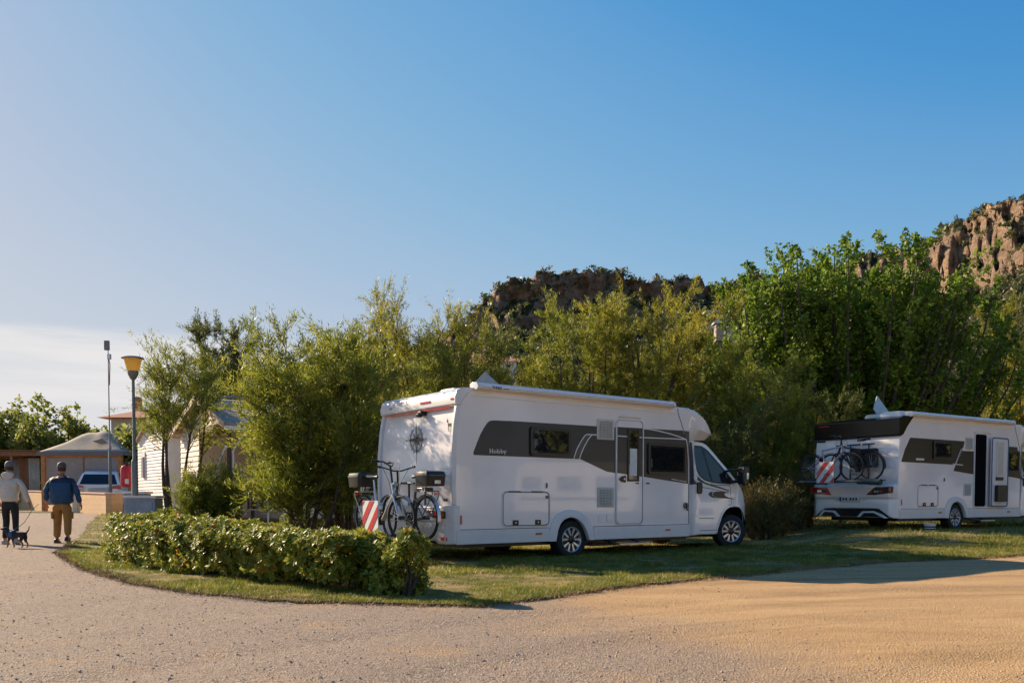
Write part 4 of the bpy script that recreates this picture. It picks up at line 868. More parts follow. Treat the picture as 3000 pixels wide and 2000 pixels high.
            m = MB(); m.lathe([(.0001, .006), (.03, .004), (.036, 0)], 14, Matrix.Translation((-.159, q(.395), .755)) @ Matrix.Rotation(R(-90), 4, 'Y')); m.build('clear_lamp', clearl, tl)
            for a, b_ in ((.32, .19), (.165, .05)):
                m = MB(); m.prism([(q(a), .79), (q(b_), .788), (q(b_), .71), (q(a), .715)], .006, Matrix(((0, 0, -1, -.158), (1, 0, 0, 0), (0, 1, 0, 0), (0, 0, 0, 1)))); m.build('red_lamp', redl if a > .2 else orangel, tl)
            m = MB(); m.box(-.128, -.12, q(.0) - (.035 if sg else -.012), q(.0) + (-.012 if sg else .035), .35, .40); m.box(-.155, -.14, q(.10) - .03, q(.10) + .03, .36, .41); m.build('reflector', redl, bpo)
        textmesh('lettering', '710 HF', .05, black, root, rear_mtx(.35, .955, .012), .002, .001)
        # compass rose transfer
        cz, cy = 1.943, 1.115; m = MB()
        def tri(a, l0, wdt, r0=0.03):
            d = Vector((math.sin(a), math.cos(a))); n_ = Vector((d.y, -d.x))
            return [(cy - d.x * l0, cz + d.y * l0), (cy - (d * r0 * 1.6 + n_ * wdt).x, cz + (d * r0 * 1.6 + n_ * wdt).y), (cy, cz)]
        RM = Matrix(((0, 0, -1, .010), (1, 0, 0, 0), (0, 1, 0, 0), (0, 0, 0, 1)))
        for i in range(4):
            a = i * math.pi / 2; L = .25 if i % 2 == 0 else .27; m.prism(tri(a, L, .035), .003, RM); P = tri(a, L, -.035); m.prism(P, .003, RM) if i % 2 else None
            a += math.pi / 4; m.prism(tri(a, .165, .022, .02), .003, RM)
        for i in range(4):                        # hollow halves as thin outlines
            for a, L, ww, r0 in ((i * math.pi / 2, .25, -.035, .03), (i * math.pi / 2 + math.pi / 4, .165, -.022, .02)):
                P = tri(a, L, ww, r0)
                for p, q2 in ((P[0], P[1]), (P[1], P[2])): m.tube([(.008, *p), (.008, *q2)], .003, 4)
        for rad_, th in ((.185, .0045), (.165, .0025), (.20, .002)):
            m.tube([(.008, cy + rad_ * math.cos(2 * math.pi * i / 36), cz + rad_ * math.sin(2 * math.pi * i / 36)) for i in range(37)], th, 4, False)
        for i in range(16):
            a = 2 * math.pi * i / 16
            if i % 4: m.tube([(.008, cy + .20 * math.cos(a), cz + .20 * math.sin(a)), (.008, cy + .235 * math.cos(a), cz + .235 * math.sin(a))], .0035, 4)
        m.tube([(.008, cy, cz - .25), (.008, cy, cz - .48)], .003, 4); m.build('compass_decal', black, root, smooth=False)
        textmesh('compass_letter', 'W', .05, black, root, rear_mtx(cy + .325, cz - .02, .006), .002, .001); textmesh('compass_letter', 'E', .05, black, root, rear_mtx(cy - .29, cz - .02, .006), .002, .001)
        # animal transfer
        m = MB(); y0, z0 = .10, 2.035
        for P in ([(.0, .10), (.02, .075), (.10, .078), (.115, .10), (.118, .135), (.145, .15), (.147, .165), (.13, .185), (.105, .185), (.095, .125), (.0, .125), (-.006, .11)],):
            m.prism([(y0 + a, z0 - .02 + b) for a, b in P], .003, Matrix(((0, 0, -1, .030), (1, 0, 0, 0), (0, 1, 0, 0), (0, 0, 0, 1))))
        for a in (.008, .03, .082, .105): m.prism([(y0 + a - .006, z0 + .06), (y0 + a + .006, z0 + .06), (y0 + a + .003, z0 - .02), (y0 + a - .003, z0 - .02)], .003, Matrix(((0, 0, -1, .030), (1, 0, 0, 0), (0, 1, 0, 0), (0, 0, 0, 1))))
        for a, b in ((.112, .20), (.138, .20)): m.prism([(y0 + a - .004, z0 + .16), (y0 + a + .004, z0 + .16), (y0 + a, z0 + b - .01)], .003, Matrix(((0, 0, -1, .030), (1, 0, 0, 0), (0, 1, 0, 0), (0, 0, 0, 1))))
        m.build('animal_decal', graydecal2, root, smooth=False)
    else:
        pr = [(.58, 2.68), (.20, 2.67), (-.02, 2.60), (-.01, 2.22), (.06, 2.19), (.16, 2.24), (.28, 2.40), (.48, 2.60)]
        m = MB(); m.prism(pr, W_ + .03, Matrix(((1, 0, 0, 0), (0, 0, 1, -.015), (0, 1, 0, .0), (0, 0, 0, 1)))); spo = m.build('rear_spoiler', M('gloss_black', (.004, .004, .005), .18, 0, .1, 4, spec=.3), root, bevel=.015)
        m = MB(); m.box(-.03, -.015, 1.9, 2.2, 2.53, 2.55); m.build('brake_light', redl, spo)
        # white shaped tail panel
        ys = np.linspace(-.012, W_ + .012, 29); rings = []
        low = lambda y: np.interp(min(y, W_ - y), [0, .10, .17, .42, .62, .85, 1.2], [.30, .30, .36, .52, .53, .53, .53])
        for y in ys:
            c = min(1, min(y + .012, W_ + .012 - y) / .18); xo = -.02 - .13 * math.sin(c * math.pi / 2)
            rings.append([(.10, y, 1.09), (xo * .5, y, 1.09), (xo, y, 1.04), (xo, y, .80), (xo + .04, y, .74), (xo + .02, y, .60), (xo + .03, y, low(y)), (.10, y, low(y))])
        k = 8; vs = [p for q in rings for p in q]; fs = [(i * k + j, i * k + (j + 1) % k, (i + 1) * k + (j + 1) % k, (i + 1) * k + j) for i in range(28) for j in range(k)] + [tuple(range(k)), tuple(range(28 * k, 29 * k))[::-1]]
        m = MB(); m.add(vs, fs); bpo = m.build('rear_bumper', white, root, bevel=.008, ang=25)
        m = MB(); m.box(-.10, .08, .20, W_ - .20, .33, .515); m.build('diffuser', black, bpo)
        DM = lambda x: Matrix(((0, 0, -1, x), (1, 0, 0, 0), (0, 1, 0, 0), (0, 0, 0, 1)))
        for P in ([(2.10, .33), (1.95, .475), (1.62, .46), (1.46, .32), (1.54, .32), (1.67, .42), (1.93, .435), (2.02, .33)], [(1.0, .32), (.85, .455), (.55, .465), (.30, .38), (.18, .30), (.28, .30), (.55, .42), (.82, .415), (.91, .32)]): m = MB(); m.prism(P, .03, DM(-.10)); m.build('exhaust_trim', gelcoat, bpo, bevel=.006)
        for sg, P in ((0, [(2.33, 1.045), (1.83, 1.035), (1.70, .84), (2.31, .88)]), (1, [(.02, 1.03), (.50, 1.025), (.73, .845), (.50, .84), (.04, .89)])):
            m = MB(); m.prism(P, .02, DM(-.145)); tl = m.build('tail_light', black if sg else redl, bpo, bevel=.006); m = MB()
            if sg:
                m.box(-.172, -.163, .06, .13, .91, 1.01); m.box(-.172, -.163, .30, .36, .90, .94); m.box(-.172, -.163, .56, .62, .88, .92); m.build('red_lamp', redl, tl)
                m = MB(); m.box(-.172, -.163, .40, .44, .90, .94); m.box(-.172, -.163, .47, .51, .90, .94); m.build('clear_lamp', clearl, tl)
            else: m.prism([(2.26, 1.0), (1.88, .995), (1.80, .89), (2.24, .92)], .006, DM(-.166)); l_ = m.build('lamp_bowl', M('dark_red', (.10, .01, .012), .2), tl); m = MB(); m.box(-.178, -.170, 1.98, 2.10, .92, .97); m.build('clear_lamp', clearl, tl)
        m = MB(); m.box(-.17, -.15, .92, 1.46, .69, .80); pl = m.build('number_plate', signwhite, bpo); m = MB(); m.box(-.173, -.169, 1.40, 1.455, .695, .795); m.build('blue_strip', M('eu_blue', (.02, .06, .25), .5), pl)
        m = MB(); [m.box(-.173, -.169, y, y + .05, .715, .775) for y in (.96, 1.04, 1.12, 1.24, 1.32)]; m.build('blurred_characters', graydecal, pl, smooth=False)
        m = MB(); m.lathe([(.0001, .01), (.03, .0)], 10, Matrix.Translation((-.152, .80, .745)) @ Matrix.Rotation(R(-90), 4, 'Y')); m.lathe([(.0001, .01), (.03, .0)], 10, Matrix.Translation((-.152, 1.55, .745)) @ Matrix.Rotation(R(-90), 4, 'Y')); m.build('plate_lamp', clearl, bpo)
    # ---- roof furniture
    def dome(s0, s1, y0, y1, h, mat, nm):
        m = MB(); cx, cy_ = (s0 + s1) / 2, (y0 + y1) / 2; m.box(s0, s1, y0, y1, 2.67, 2.70)
        rings = []
        for f_, zz_ in ((1, .03), (.97, h * .6), (.86, h * .92), (.6, h)):
            rings.append([(cx + (a - cx) * f_, cy_ + (b - cy_) * f_, 2.67 + zz_) for a, b in rrect(s0, s1, y0, y1, .08, 3)])
        n = len(rings[0]); m.add([p for q in rings for p in q], [(i * n + k, i * n + (k + 1) % n, (i + 1) * n + (k + 1) % n, (i + 1) * n + k) for i in range(3) for k in range(n)] + [tuple(range(3 * n, 4 * n))]); return m.build(nm, mat, root)
    dome(.55, 1.05, .80, 1.35, .14, cream, 'roof_light'); dome(2.6, 3.2, .9, 1.5, .12, gelcoat, 'roof_light')
    if A:
        Mx = Matrix.Translation((1.55, .95, 2.82)) @ Euler((R(10), R(-28), R(20))).to_matrix().to_4x4() @ Matrix.Rotation(R(45), 4, 'Z')
        Mx = Matrix.Translation((1.35, 1.0, 2.79)) @ Matrix.Rotation(R(-12), 4, 'Z') @ Matrix.Rotation(R(72), 4, 'X') @ Matrix.Rotation(R(45), 4, 'Z')
        m = MB(); m.box(-.27, .27, -.27, .27, -.015, .015, Mx); sa = m.build('flat_antenna', M('grey_green_panel', (.25, .28, .27), .5), root, bevel=.01); m = MB(); m.tube([(1.35, 1.02, 2.67), (1.35, 1.02, 2.8)], .03, 8); m.build('mount', greymetal, sa)
    else:
        Mx = Matrix.Translation((1.0, 1.15, 2.90)) @ Matrix.Rotation(R(10), 4, 'Z') @ Matrix.Rotation(R(70), 4, 'X') @ Matrix.Rotation(R(40), 4, 'Z')
        m = MB(); m.box(-.30, .30, -.30, .30, -.015, .015, Mx); sa = m.build('flat_antenna', M('pale_grey_panel', (.42, .46, .46), .5), root, bevel=.01); m = MB(); m.tube([(1.0, 1.2, 2.67), (1.0, 1.2, 2.9)], .03, 8); m.build('mount', greymetal, sa)
        dome(.30, .75, .15, .75, .14, gelcoat, 'roof_box')
    return root
MH1 = motorhome('camper_van', (-.8765, 13.296, 0), .6509, 'white camper van with grey swoosh and a compass rose on its rear, in the middle', 'A')
MH2 = motorhome('camper_van', (8.89, 20.18, .248), .5687, 'white camper van with black roof spoiler and its side door open, at the right', 'B')
# ------------------------------------------------------------ bicycle racks (fixed to the vans), boards, bicycles
def rack(root, z, x0, x1, ya, yb, rails):
    m = MB(); m.tube([(-.0, ya + .35, z - .02), (x0, ya + .35, z - .02)], .02, 8); m.tube([(0, yb - .35, z - .02), (x0, yb - .35, z - .02)], .02, 8)
    m.tube([(x0, ya + .1, z), (x0, yb - .1, z)], .02, 8); rk = m.build('bicycle_rack', darkmetal, root)
    for x in rails:
        m = MB(); P = [(-.03, .035), (-.03, 0), (.03, 0), (.03, .035), (.022, .035), (.022, .008), (-.022, .008), (-.022, .035)]
        m.prism(P, yb - ya, Matrix(((1, 0, 0, x), (0, 0, 1, ya), (0, 1, 0, z + .012), (0, 0, 0, 1)))); m.build('wheel_rail', greymetal, rk, smooth=False)
    m = MB(); m.tube([(-.05, 1.25, z), (-.05, 1.25, z + .9)], .018, 8); m.tube([(-.05, .75, z), (-.05, .75, z + .9)], .018, 8); m.tube([(-.05, .6, z + .9), (-.05, 1.5, z + .9)], .018, 8); m.build('upright', darkmetal, rk)
    return rk
rack(MH1, .345, -.88, 0, .05, 2.20, (-.42, -.78)); rack(MH2, 1.145, -.66, 0, .10, 2.30, (-.36, -.60))
def board(parent_loc, rz, label, h, lean=0):
    root = empty('warning_board', parent_loc, rz, label, 'warning board', None)
    m = MB(); m.box(0, .012, 0, .48, 0, h, Matrix.Rotation(lean, 4, 'Y')); p = m.build('panel', signwhite, root)
    m = MB(); RM2 = Matrix.Rotation(lean, 4, 'Y') @ Matrix(((0, 0, -1, -.002), (1, 0, 0, 0), (0, 1, 0, 0), (0, 0, 0, 1)))
    wdt = .48; d = h / 1.6
    for k in (-1, 0, 1, 2):       # red diagonals, low at high y
        z0 = -.52 + k * (d * 1.05) + .28; P = [(wdt, z0), (wdt, z0 + d * .5), (0, z0 + d * .5 + wdt * 1.15), (0, z0 + wdt * 1.15)]
        # clip to the panel
        bmq = [Vector(p_) for p_ in P]
        for axis_, lim, sgn in ((1, .004, 1), (1, h - .004, -1)):
            out = []
            for i in range(len(bmq)):
                a, b = bmq[i], bmq[(i + 1) % len(bmq)]; fa, fb = (a[axis_] - lim) * sgn, (b[axis_] - lim) * sgn
                if fa >= 0: out.append(a)
                if (fa >= 0) != (fb >= 0): out.append(a + (b - a) * (fa / (fa - fb)))
            bmq = out
            if len(bmq) < 3: break
        if len(bmq) >= 3: m.prism([(q.x, q.y) for q in bmq], .003, RM2)
    m.build('red_stripes', redl, root, smooth=False); return root
def inv(root, s, y, z):
    c, q = math.cos(root.rotation_euler.z), math.sin(root.rotation_euler.z); l = root.location
    return (l.x + c * s - q * y, l.y + q * s + c * y, l.z + z)
board(inv(MH1, -1.0, .56, .42), .6509, 'red and white striped square board in front of the white framed bicycle', .54)
board(inv(MH2, -.74, 1.20, 1.13), .5687, 'red and white striped square board on the rack of the right hand camper van', .50)
def bicycle(loc, rz, label, frame_mat, rad=.335, wb=1.13, box=True, step=True, steer=0.0, tall=0, yaw=0.0):
    # local: x forward (rear hub at 0), z up, wheels touch z=0; the local y is sideways
    root = empty('bicycle', loc, rz, label, 'bicycle', 'bicycles carried on the camper vans'); z = rad
    def whl(nm, cx, rot=0):
        pv = Matrix.Translation((cx, 0, z)) @ Matrix.Rotation(rot, 4, 'Z') @ Matrix.Rotation(R(90), 4, 'X'); m = MB(); n = 36
        ringp = [(.022 * math.cos(a) + rad - .022, .022 * math.sin(a)) for a in [2 * math.pi * i / 8 for i in range(8)]]; m.lathe(ringp, n, pv, close=True); o = m.build(nm, rubber, root, ang=60)
        m = MB(); m.lathe([(rad - .045, -.012), (rad - .030, -.012), (rad - .030, .012), (rad - .045, .012)], n, pv, close=True); m.build('rim', darkmetal, o)
        m = MB()
        for k in range(28):
            a = 2 * math.pi * k / 28; b = a + (.35 if k % 2 else -.35); m.tube([pv @ Vector((.03 * math.cos(b), .03 * math.sin(b), .03 * (1 if k % 4 < 2 else -1))), pv @ Vector(((rad - .04) * math.cos(a), (rad - .04) * math.sin(a), 0))], .0016, 3, False)
        m.build('spokes', alu, o); m = MB(); m.lathe([(.0001, -.05), (.03, -.045), (.03, .045), (.0001, .05)], 12, pv); m.build('hub', black, o); return o
    whl('rear_wheel', 0); whl('front_wheel', wb, steer)
    bb = (.44, 0, z - .05); st = (.30, 0, z + .42); hd_ = (wb - .22, 0, z + .36); hu = (wb - .27, 0, z + .52)
    m = MB()
    if step: m.tube([hd_, (wb - .42, 0, z + .12), (.58, 0, z - .02), bb], [.03, .034, .036, .036], 10)
    else: m.tube([hd_, bb], .028, 10); m.tube([(hu[0], 0, hu[2] - .04), (st[0] + .01, 0, st[2] - .02)], .02, 10)
    m.tube([bb, st], .02, 10); m.tube([hd_, hu], .025, 10)
    for s in (-.06, .06): m.tube([(0, s, z), (.40, s * .5, z - .05)], .012, 6); m.tube([(0, s, z), (st[0] + .03, s * .3, st[2] - .12)], .009, 6)
    m.build('frame', frame_mat, root)
    m = MB()
    for s in (-.055, .055): m.tube([(wb, s, z), (wb - .10, s, z + .24), (wb - .17, s * .9, z + .33)], [.012, .017, .019], 8)
    m.tube([(wb - .19, -.06, z + .33), (wb - .19, .06, z + .33)], .018, 8); m.build('fork', frame_mat if step else black, root)
    m = MB(); m.tube([hu, (hu[0] - .03, 0, hu[2] + .14 + tall)], .017, 8); m.tube([(hu[0] - .18, -.27, hu[2] + .20 + tall), (hu[0] - .06, -.22, hu[2] + .19 + tall), (hu[0] - .02, -.06, hu[2] + .14 + tall), (hu[0] - .02, .06, hu[2] + .14 + tall), (hu[0] - .06, .22, hu[2] + .19 + tall), (hu[0] - .18, .27, hu[2] + .20 + tall)], .012, 8)
    hb = m.build('handlebar', black, root)
    for s in (-1, 1): m = MB(); m.tube([(hu[0] - .22, s * .295, hu[2] + .20 + tall), (hu[0] - .12, s * .25, hu[2] + .198 + tall)], .019, 8); g_ = m.build('grip', black, hb); g_.data.transform(Matrix.Translation((hu[0], 0, 0)) @ Matrix.Rotation(yaw, 4, 'Z') @ Matrix.Translation((-hu[0], 0, 0)))
    hb.data.transform(Matrix.Translation((hu[0], 0, 0)) @ Matrix.Rotation(yaw, 4, 'Z') @ Matrix.Translation((-hu[0], 0, 0)))
    m = MB(); m.tube([(hu[0] - .06, -.16, hu[2] + .17 + tall), (hu[0] + .08, -.10, hu[2] + .02), (hd_[0], -.03, hd_[2] - .05)], .004, 4); m.tube([(hu[0] - .06, .16, hu[2] + .17 + tall), (hu[0] + .10, .06, hu[2] + .05), (hd_[0], .03, hd_[2] - .05)], .004, 4); m.build('cables', black, hb)
    m = MB(); m.tube([(hu[0] + .03, 0, hu[2] - .02), (hu[0] + .10, 0, hu[2] - .02)], [.02, .038], 10); hl = m.build('headlamp', black, root); m = MB(); m.tube([(hu[0] + .10, 0, hu[2] - .02), (hu[0] + .108, 0, hu[2] - .02)], .034, 10); m.build('lens', clearl, hl)
    m = MB(); m.tube([st, (st[0] - .03, 0, st[2] + .16)], .014, 8); m.build('seat_post', alu, root)
    m = MB(); sx_, sz = st[0] - .06, st[2] + .20; prof = [(-.15, .085), (-.10, .10), (0, .075), (.08, .03), (.15, .018)]
    rings = [[(sx_ + a, b * math.cos(t_), sz + .028 * math.sin(t_) + (.015 if a < -.05 else 0)) for t_ in [2 * math.pi * i / 10 for i in range(10)]] for a, b in prof]
    m.add([p for q in rings for p in q], [(i * 10 + k, i * 10 + (k + 1) % 10, (i + 1) * 10 + (k + 1) % 10, (i + 1) * 10 + k) for i in range(4) for k in range(10)] + [tuple(range(10)), tuple(range(40, 50))]); m.build('saddle', M('saddle_teal', (.03, .055, .06), .4) if step else black, root)
    m = MB(); m.lathe([(.075, -.01), (.09, 0), (.075, .01)], 20, Matrix.Translation((bb[0], -.05, bb[2])) @ Matrix.Rotation(R(90), 4, 'X'), close=True); m.box(bb[0] - .09, bb[0] + .10, -.045, .045, bb[2] - .07, bb[2] + .08)
    m.tube([(bb[0], -.09, bb[2]), (bb[0] + .12, -.09, bb[2] - .12)], .012, 6); m.box(bb[0] + .07, bb[0] + .17, -.19, -.10, bb[2] - .135, bb[2] - .115); m.tube([(bb[0], .09, bb[2]), (bb[0] - .12, .09, bb[2] + .12)], .012, 6); m.box(bb[0] - .17, bb[0] - .07, .10, .19, bb[2] + .11, bb[2] + .13); m.build('crank', black, root, bevel=.01)
    for cx, a0, a1 in ((0, 20, 190), (wb, 40, 150)):
        P = [(cx + (rad + .025) * math.cos(R(a)), z + (rad + .025) * math.sin(R(a))) for a in np.linspace(a0, a1, 14)]
        m = MB(); vs = [(p[0], sgn * .028, p[1] - (.008 if sgn else 0)) for p in P for sgn in (-1, 0, 1)]; m.add(vs, [(i * 3 + k, i * 3 + k + 1, i * 3 + k + 4, i * 3 + k + 3) for i in range(13) for k in range(2)])
        m.build('mudguard', black if not step else silver, root)
    if box:
        m = MB(); zc = z + rad + .06
        for s in (-.06, .06): m.tube([(.22, s, zc), (-.25, s, zc), (-.27, s, zc - .04), (0, s * 1.2, z + .02)], .007, 6)
        m.tube([(.22, -.06, zc), (.22, .06, zc)], .007, 6); m.tube([(-.1, -.06, zc), (-.1, .06, zc)], .007, 6); m.tube([(-.25, -.06, zc), (-.25, .06, zc)], .007, 6); m.build('carrier', frame_mat if step else black, root)
        m = MB(); m.box(-.12, .20, -.05, .05, zc - .0, zc + .055); m.build('battery', black, root, bevel=.01)
        m = MB(); ring0 = rrect(-.30, .08, -.17, .17, .05, 3); rings = [[(a * .94 - .006, b * .92, zc + .075) for a, b in ring0], [(a, b, zc + .22) for a, b in ring0], [(a * 1.02, b * 1.02, zc + .222) for a, b in ring0], [(a * 1.02, b * 1.02, zc + .24) for a, b in ring0], [(a * .95, b * .93, zc + .29) for a, b in ring0], [(a * .8, b * .75, zc + .305) for a, b in ring0]]
        n = len(ring0); m.add([p for q in rings for p in q], [(i * n + k, i * n + (k + 1) % n, (i + 1) * n + (k + 1) % n, (i + 1) * n + k) for i in range(5) for k in range(n)] + [tuple(range(n)), tuple(range(5 * n, 6 * n))]); bx = m.build('top_box', black, root, ang=25)
        m = MB(); m.box(-.318, -.306, -.05, .05, zc + .11, zc + .16); m.build('reflector', clearl, bx); m = MB(); m.box(-.32, -.306, -.13, .13, zc + .226, zc + .236); m.build('lid_strip', greymetal, bx)
        for s in (-.05, .05): m = MB(); m.box(-.05, -.03, s - .01, s + .01, zc, zc + .08); m.box(.02, .04, s - .01, s + .01, zc, zc + .08); m.build('box_bracket', alu, bx)
        m = MB(); m.box(-.30, -.28, -.04, .04, zc - .06, zc - .02); m.build('rear_lamp', redl, root)
    return root
a1 = .6509; a2 = .5687
bicycle(inv(MH1, -.78, 1.36, .37), a1 - math.pi / 2, 'white step through bicycle nearest the camera behind the striped board, top box at left', silver, wb=1.12, steer=R(8), tall=.12, yaw=R(42))
bicycle(inv(MH1, -.42, .12, .37), a1 + math.pi / 2, 'dark bicycle nearest the camper van rear, black top box at right', M('dark_frame', (.03, .032, .035), .35), wb=1.12, steer=R(-10), tall=.06, yaw=R(-38))
bicycle(inv(MH2, -.60, 1.95, 1.17), a2 - math.pi / 2, 'silver lilac mountain bicycle on the right hand camper van, behind the striped board', M('lilac_paint', (.42, .36, .44), .3, .3), wb=1.14, box=False, step=False, yaw=R(30))
bicycle(inv(MH2, -.36, .45, 1.17), a2 + math.pi / 2, 'black bicycle hung closest to the rear wall of the right hand camper van', M('dark_frame', (.03, .032, .035), .35), wb=1.12, box=False, step=False)
m = MB(); m.box(-.27, -.12, .42, 1.12, 1.48, 1.93); o = m.build('bicycle_cover', M('black_cloth', (.012, .012, .016), .8), None, bevel=.04); o.matrix_world = Matrix.Translation(MH2.location) @ Matrix.Rotation(a2, 4, 'Z'); tag(o, 'black cloth cover hanging behind the bicycles on the right hand van', 'cover')
m = MB(); m.tube([(-.62, .02, 1.13), (-.62, .62, 1.16)], .07, 12); o = m.build('rolled_mat', M('teal_mat', (.012, .04, .05), .8), None); o.matrix_world = Matrix.Translation(MH2.location) @ Matrix.Rotation(a2, 4, 'Z'); tag(o, 'dark teal roll strapped on the rack end of the right hand van', 'roll')
# bucket, peg
x, y = 9.5, 20.15; bk = empty('bucket', (x, y - .25, gzf(x, y) - .02), 0, 'small white bucket with dark bands under the right hand camper van', 'bucket')
m = MB(); m.lathe([(.10, 0), (.135, .21), (.14, .215), (.13, .21), (.097, .01)], 20, close=True); m.lathe([(.0001, .008), (.1, .008)], 20); m.build('shell', gelcoat, bk); m = MB(); m.lathe([(.114, .06), (.119, .095)], 20); m.lathe([(.124, .12), (.129, .15)], 20); m.build('bands', graydecal, bk)
m = MB(); m.tube([(0, 0, 0), (0, 0, .10)], .03, 10); x, y = 8.5, 24.0; pg = empty('marker_post', (8.62, 23.0, gzf(8.6, 23.0)), 0, 'short blue post with an orange foot in the grass behind the second camper van', 'post'); m.build('foot', orangel, pg); m = MB(); m.tube([(0, 0, .10), (0, 0, .42)], .035, 12); m.build('shaft', bluepaint, pg)
# ------------------------------------------------------------ left side: cabins, lamp, mast, wall, gazebo, car
def siding(name, a, b, z0, z1, mat, parent, top=None, pitch=.145):      # horizontal lapped boards between ground points a, b
    a = Vector((*a, 0)); b = Vector((*b, 0)); d = (b - a).normalized(); n = Vector((d.y, -d.x, 0)); L = (b - a).length; m = MB(); z = z0
    while z < z1 - .01:
        zt = min(z + pitch, z1); x0, x1 = 0, L
        if top:                                   # gable: shrink to the roof line
            zm = (z + zt) / 2; x0, x1 = top(zm, L)
            if x1 - x0 < .05: break
        P = [(a + d * x0, z, .026), (a + d * x1, z, .026), (a + d * x1, zt, .006), (a + d * x0, zt, .006)]
        fr = [(*(p + n * o).xy, zz) for p, zz, o in P]; bk = [(*(p - n * .03).xy, zz) for p, zz, o in P]
        m.add(fr + bk, [(0, 1, 2, 3), (7, 6, 5, 4), (0, 4, 5, 1), (3, 2, 6, 7), (0, 3, 7, 4), (1, 5, 6, 2)]); z = zt
    return m.build(name, mat, parent, smooth=False)
sid = M('cream_siding', (.74, .64, .55), .6, 0, .05, 3); sidw = M('white_siding', (.78, .74, .69), .6, 0, .05, 3)
roofm = M('pale_roof_felt', (.42, .33, .26), .85, 0, .15, 12, bump=.5); trimw = M('white_trim', (.78, .74, .70), .5); trimbr = M('brown_trim', (.10, .05, .03), .6)
# cabin with porch (gable end towards the road, long side running right behind the trees)
z0 = .12; cabn = empty('cabin', (0, 0, 0), 0, 'cream board cabin with pitched roof and recessed porch, half hidden by tamarisks', 'cabin')
A = Vector((-9.75, 25.9)); B = Vector((-7.2, 22.4)); dl = (B - A).normalized(); dn = Vector((-dl.y, dl.x))            # gable end A->B, long side runs along dn*-1? to the right/back
lg = Vector((.83, .557)).normalized(); Lh = 8.6
def g2(u_, v_): p = A + dl * u_ + lg * v_; return (p.x, p.y)
Wg = (B - A).length; ev = 2.95; pk = 3.72
siding('wall', g2(0, 0), g2(1.95, 0), z0 + .35, ev, sid, cabn)
siding('wall', g2(-.02, 3.0), g2(-.02, 0), z0 + .35, ev, sid, cabn)
siding('gable_wall', g2(0, 0), g2(Wg, 0), ev + .01, pk, sid, cabn, top=lambda z, L: (L * .5 * (z - ev) / (pk - ev), L - L * .5 * (z - ev) / (pk - ev)))
siding('wall', g2(Wg, 1.6), g2(Wg, Lh), z0 + .35, ev, sid, cabn)
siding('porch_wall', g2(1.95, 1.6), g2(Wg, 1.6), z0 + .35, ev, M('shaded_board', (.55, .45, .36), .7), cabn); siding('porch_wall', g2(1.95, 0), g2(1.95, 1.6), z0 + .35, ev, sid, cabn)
def slab(P, t, name, mat, parent):
    P = [Vector(p) for p in P]; n = (P[1] - P[0]).cross(P[2] - P[0]).normalized(); m = MB(); k = len(P); m.add(P + [p + n * t for p in P], [tuple(range(k))[::-1], tuple(range(k, 2 * k))] + [(i, (i + 1) % k, k + (i + 1) % k, k + i) for i in range(k)]); return m.build(name, mat, parent, smooth=False)
ov_ = .22
def rp(u_, v_, z): x, y = g2(u_, v_); return (x, y, z)
sl = (pk - ev) / (Wg / 2)
rf = slab([rp(-.25, -ov_, ev - .25 * sl + .05), rp(-.25, Lh, ev - .25 * sl + .05), rp(Wg / 2, Lh, pk + .05), rp(Wg / 2, -ov_, pk + .05)], .06, 'roof', roofm, cabn)
slab([rp(Wg / 2, -ov_, pk + .05), rp(Wg / 2, Lh, pk + .05), rp(Wg + .25, Lh, ev - .25 * sl + .05), rp(Wg + .25, -ov_, ev - .25 * sl + .05)], .06, 'roof', roofm, cabn)
m = MB(); m.bar(rp(-.28, -ov_ - .02, ev - .27 * sl), rp(Wg / 2, -ov_ - .02, pk + .02), .03, .16); m.bar(rp(Wg / 2, -ov_ - .02, pk + .02), rp(Wg + .28, -ov_ - .02, ev - .27 * sl), .03, .16); m.build('barge_board', M('peach_trim', (.70, .52, .38), .6), cabn)
m = MB(); m.bar(rp(Wg + .27, -ov_, ev - .16), rp(Wg + .27, Lh, ev - .16), .05, .10); m.build('gutter', trimw, cabn)
m = MB(); m.bar(rp(Wg / 2, -.1, pk + .13), rp(Wg / 2, 3.4, pk + .13), .10, .06); m.build('ridge_cap', M('blue_grey_metal', (.12, .17, .24), .4, .3), cabn)
m = MB(); m.bar(rp(1.95, 0, ev - .06), rp(Wg, 0, ev - .06), .08, .14); m.bar(rp(Wg - .04, 0, z0 + .3), rp(Wg - .04, 0, ev), .09, .09); m.bar(rp(1.95, -.03, z0 + .3), rp(1.95, -.03, ev), .05, .05); m.build('porch_post', trimbr, cabn)
for u0, u1, zb, zt, vv in ((2.15, 2.9, z0 + .45, 2.45, 1.57), (3.1, 3.9, 1.1, 2.4, 1.57)):
    m = MB(); m.bar(rp(u0, vv, (zb + zt) / 2), rp(u1, vv, (zb + zt) / 2), .03, zt - zb); wf = m.build('window', trimw, cabn); m = MB(); m.bar(rp(u0 + .06, vv - .03, (zb + zt) / 2), rp(u1 - .06, vv - .03, (zb + zt) / 2), .02, zt - zb - .12); m.build('pane', glass, wf)
for v0 in (2.4, 4.6, 6.6):
    m = MB(); m.bar(rp(Wg + .02, v0, 1.75), rp(Wg + .02, v0 + 1.2, 1.75), .04, 1.15); wf = m.build('window', trimw, cabn); m = MB(); m.bar(rp(Wg + .05, v0 + .07, 1.75), rp(Wg + .05, v0 + 1.13, 1.75), .03, 1.0); m.build('pane', glass, wf)
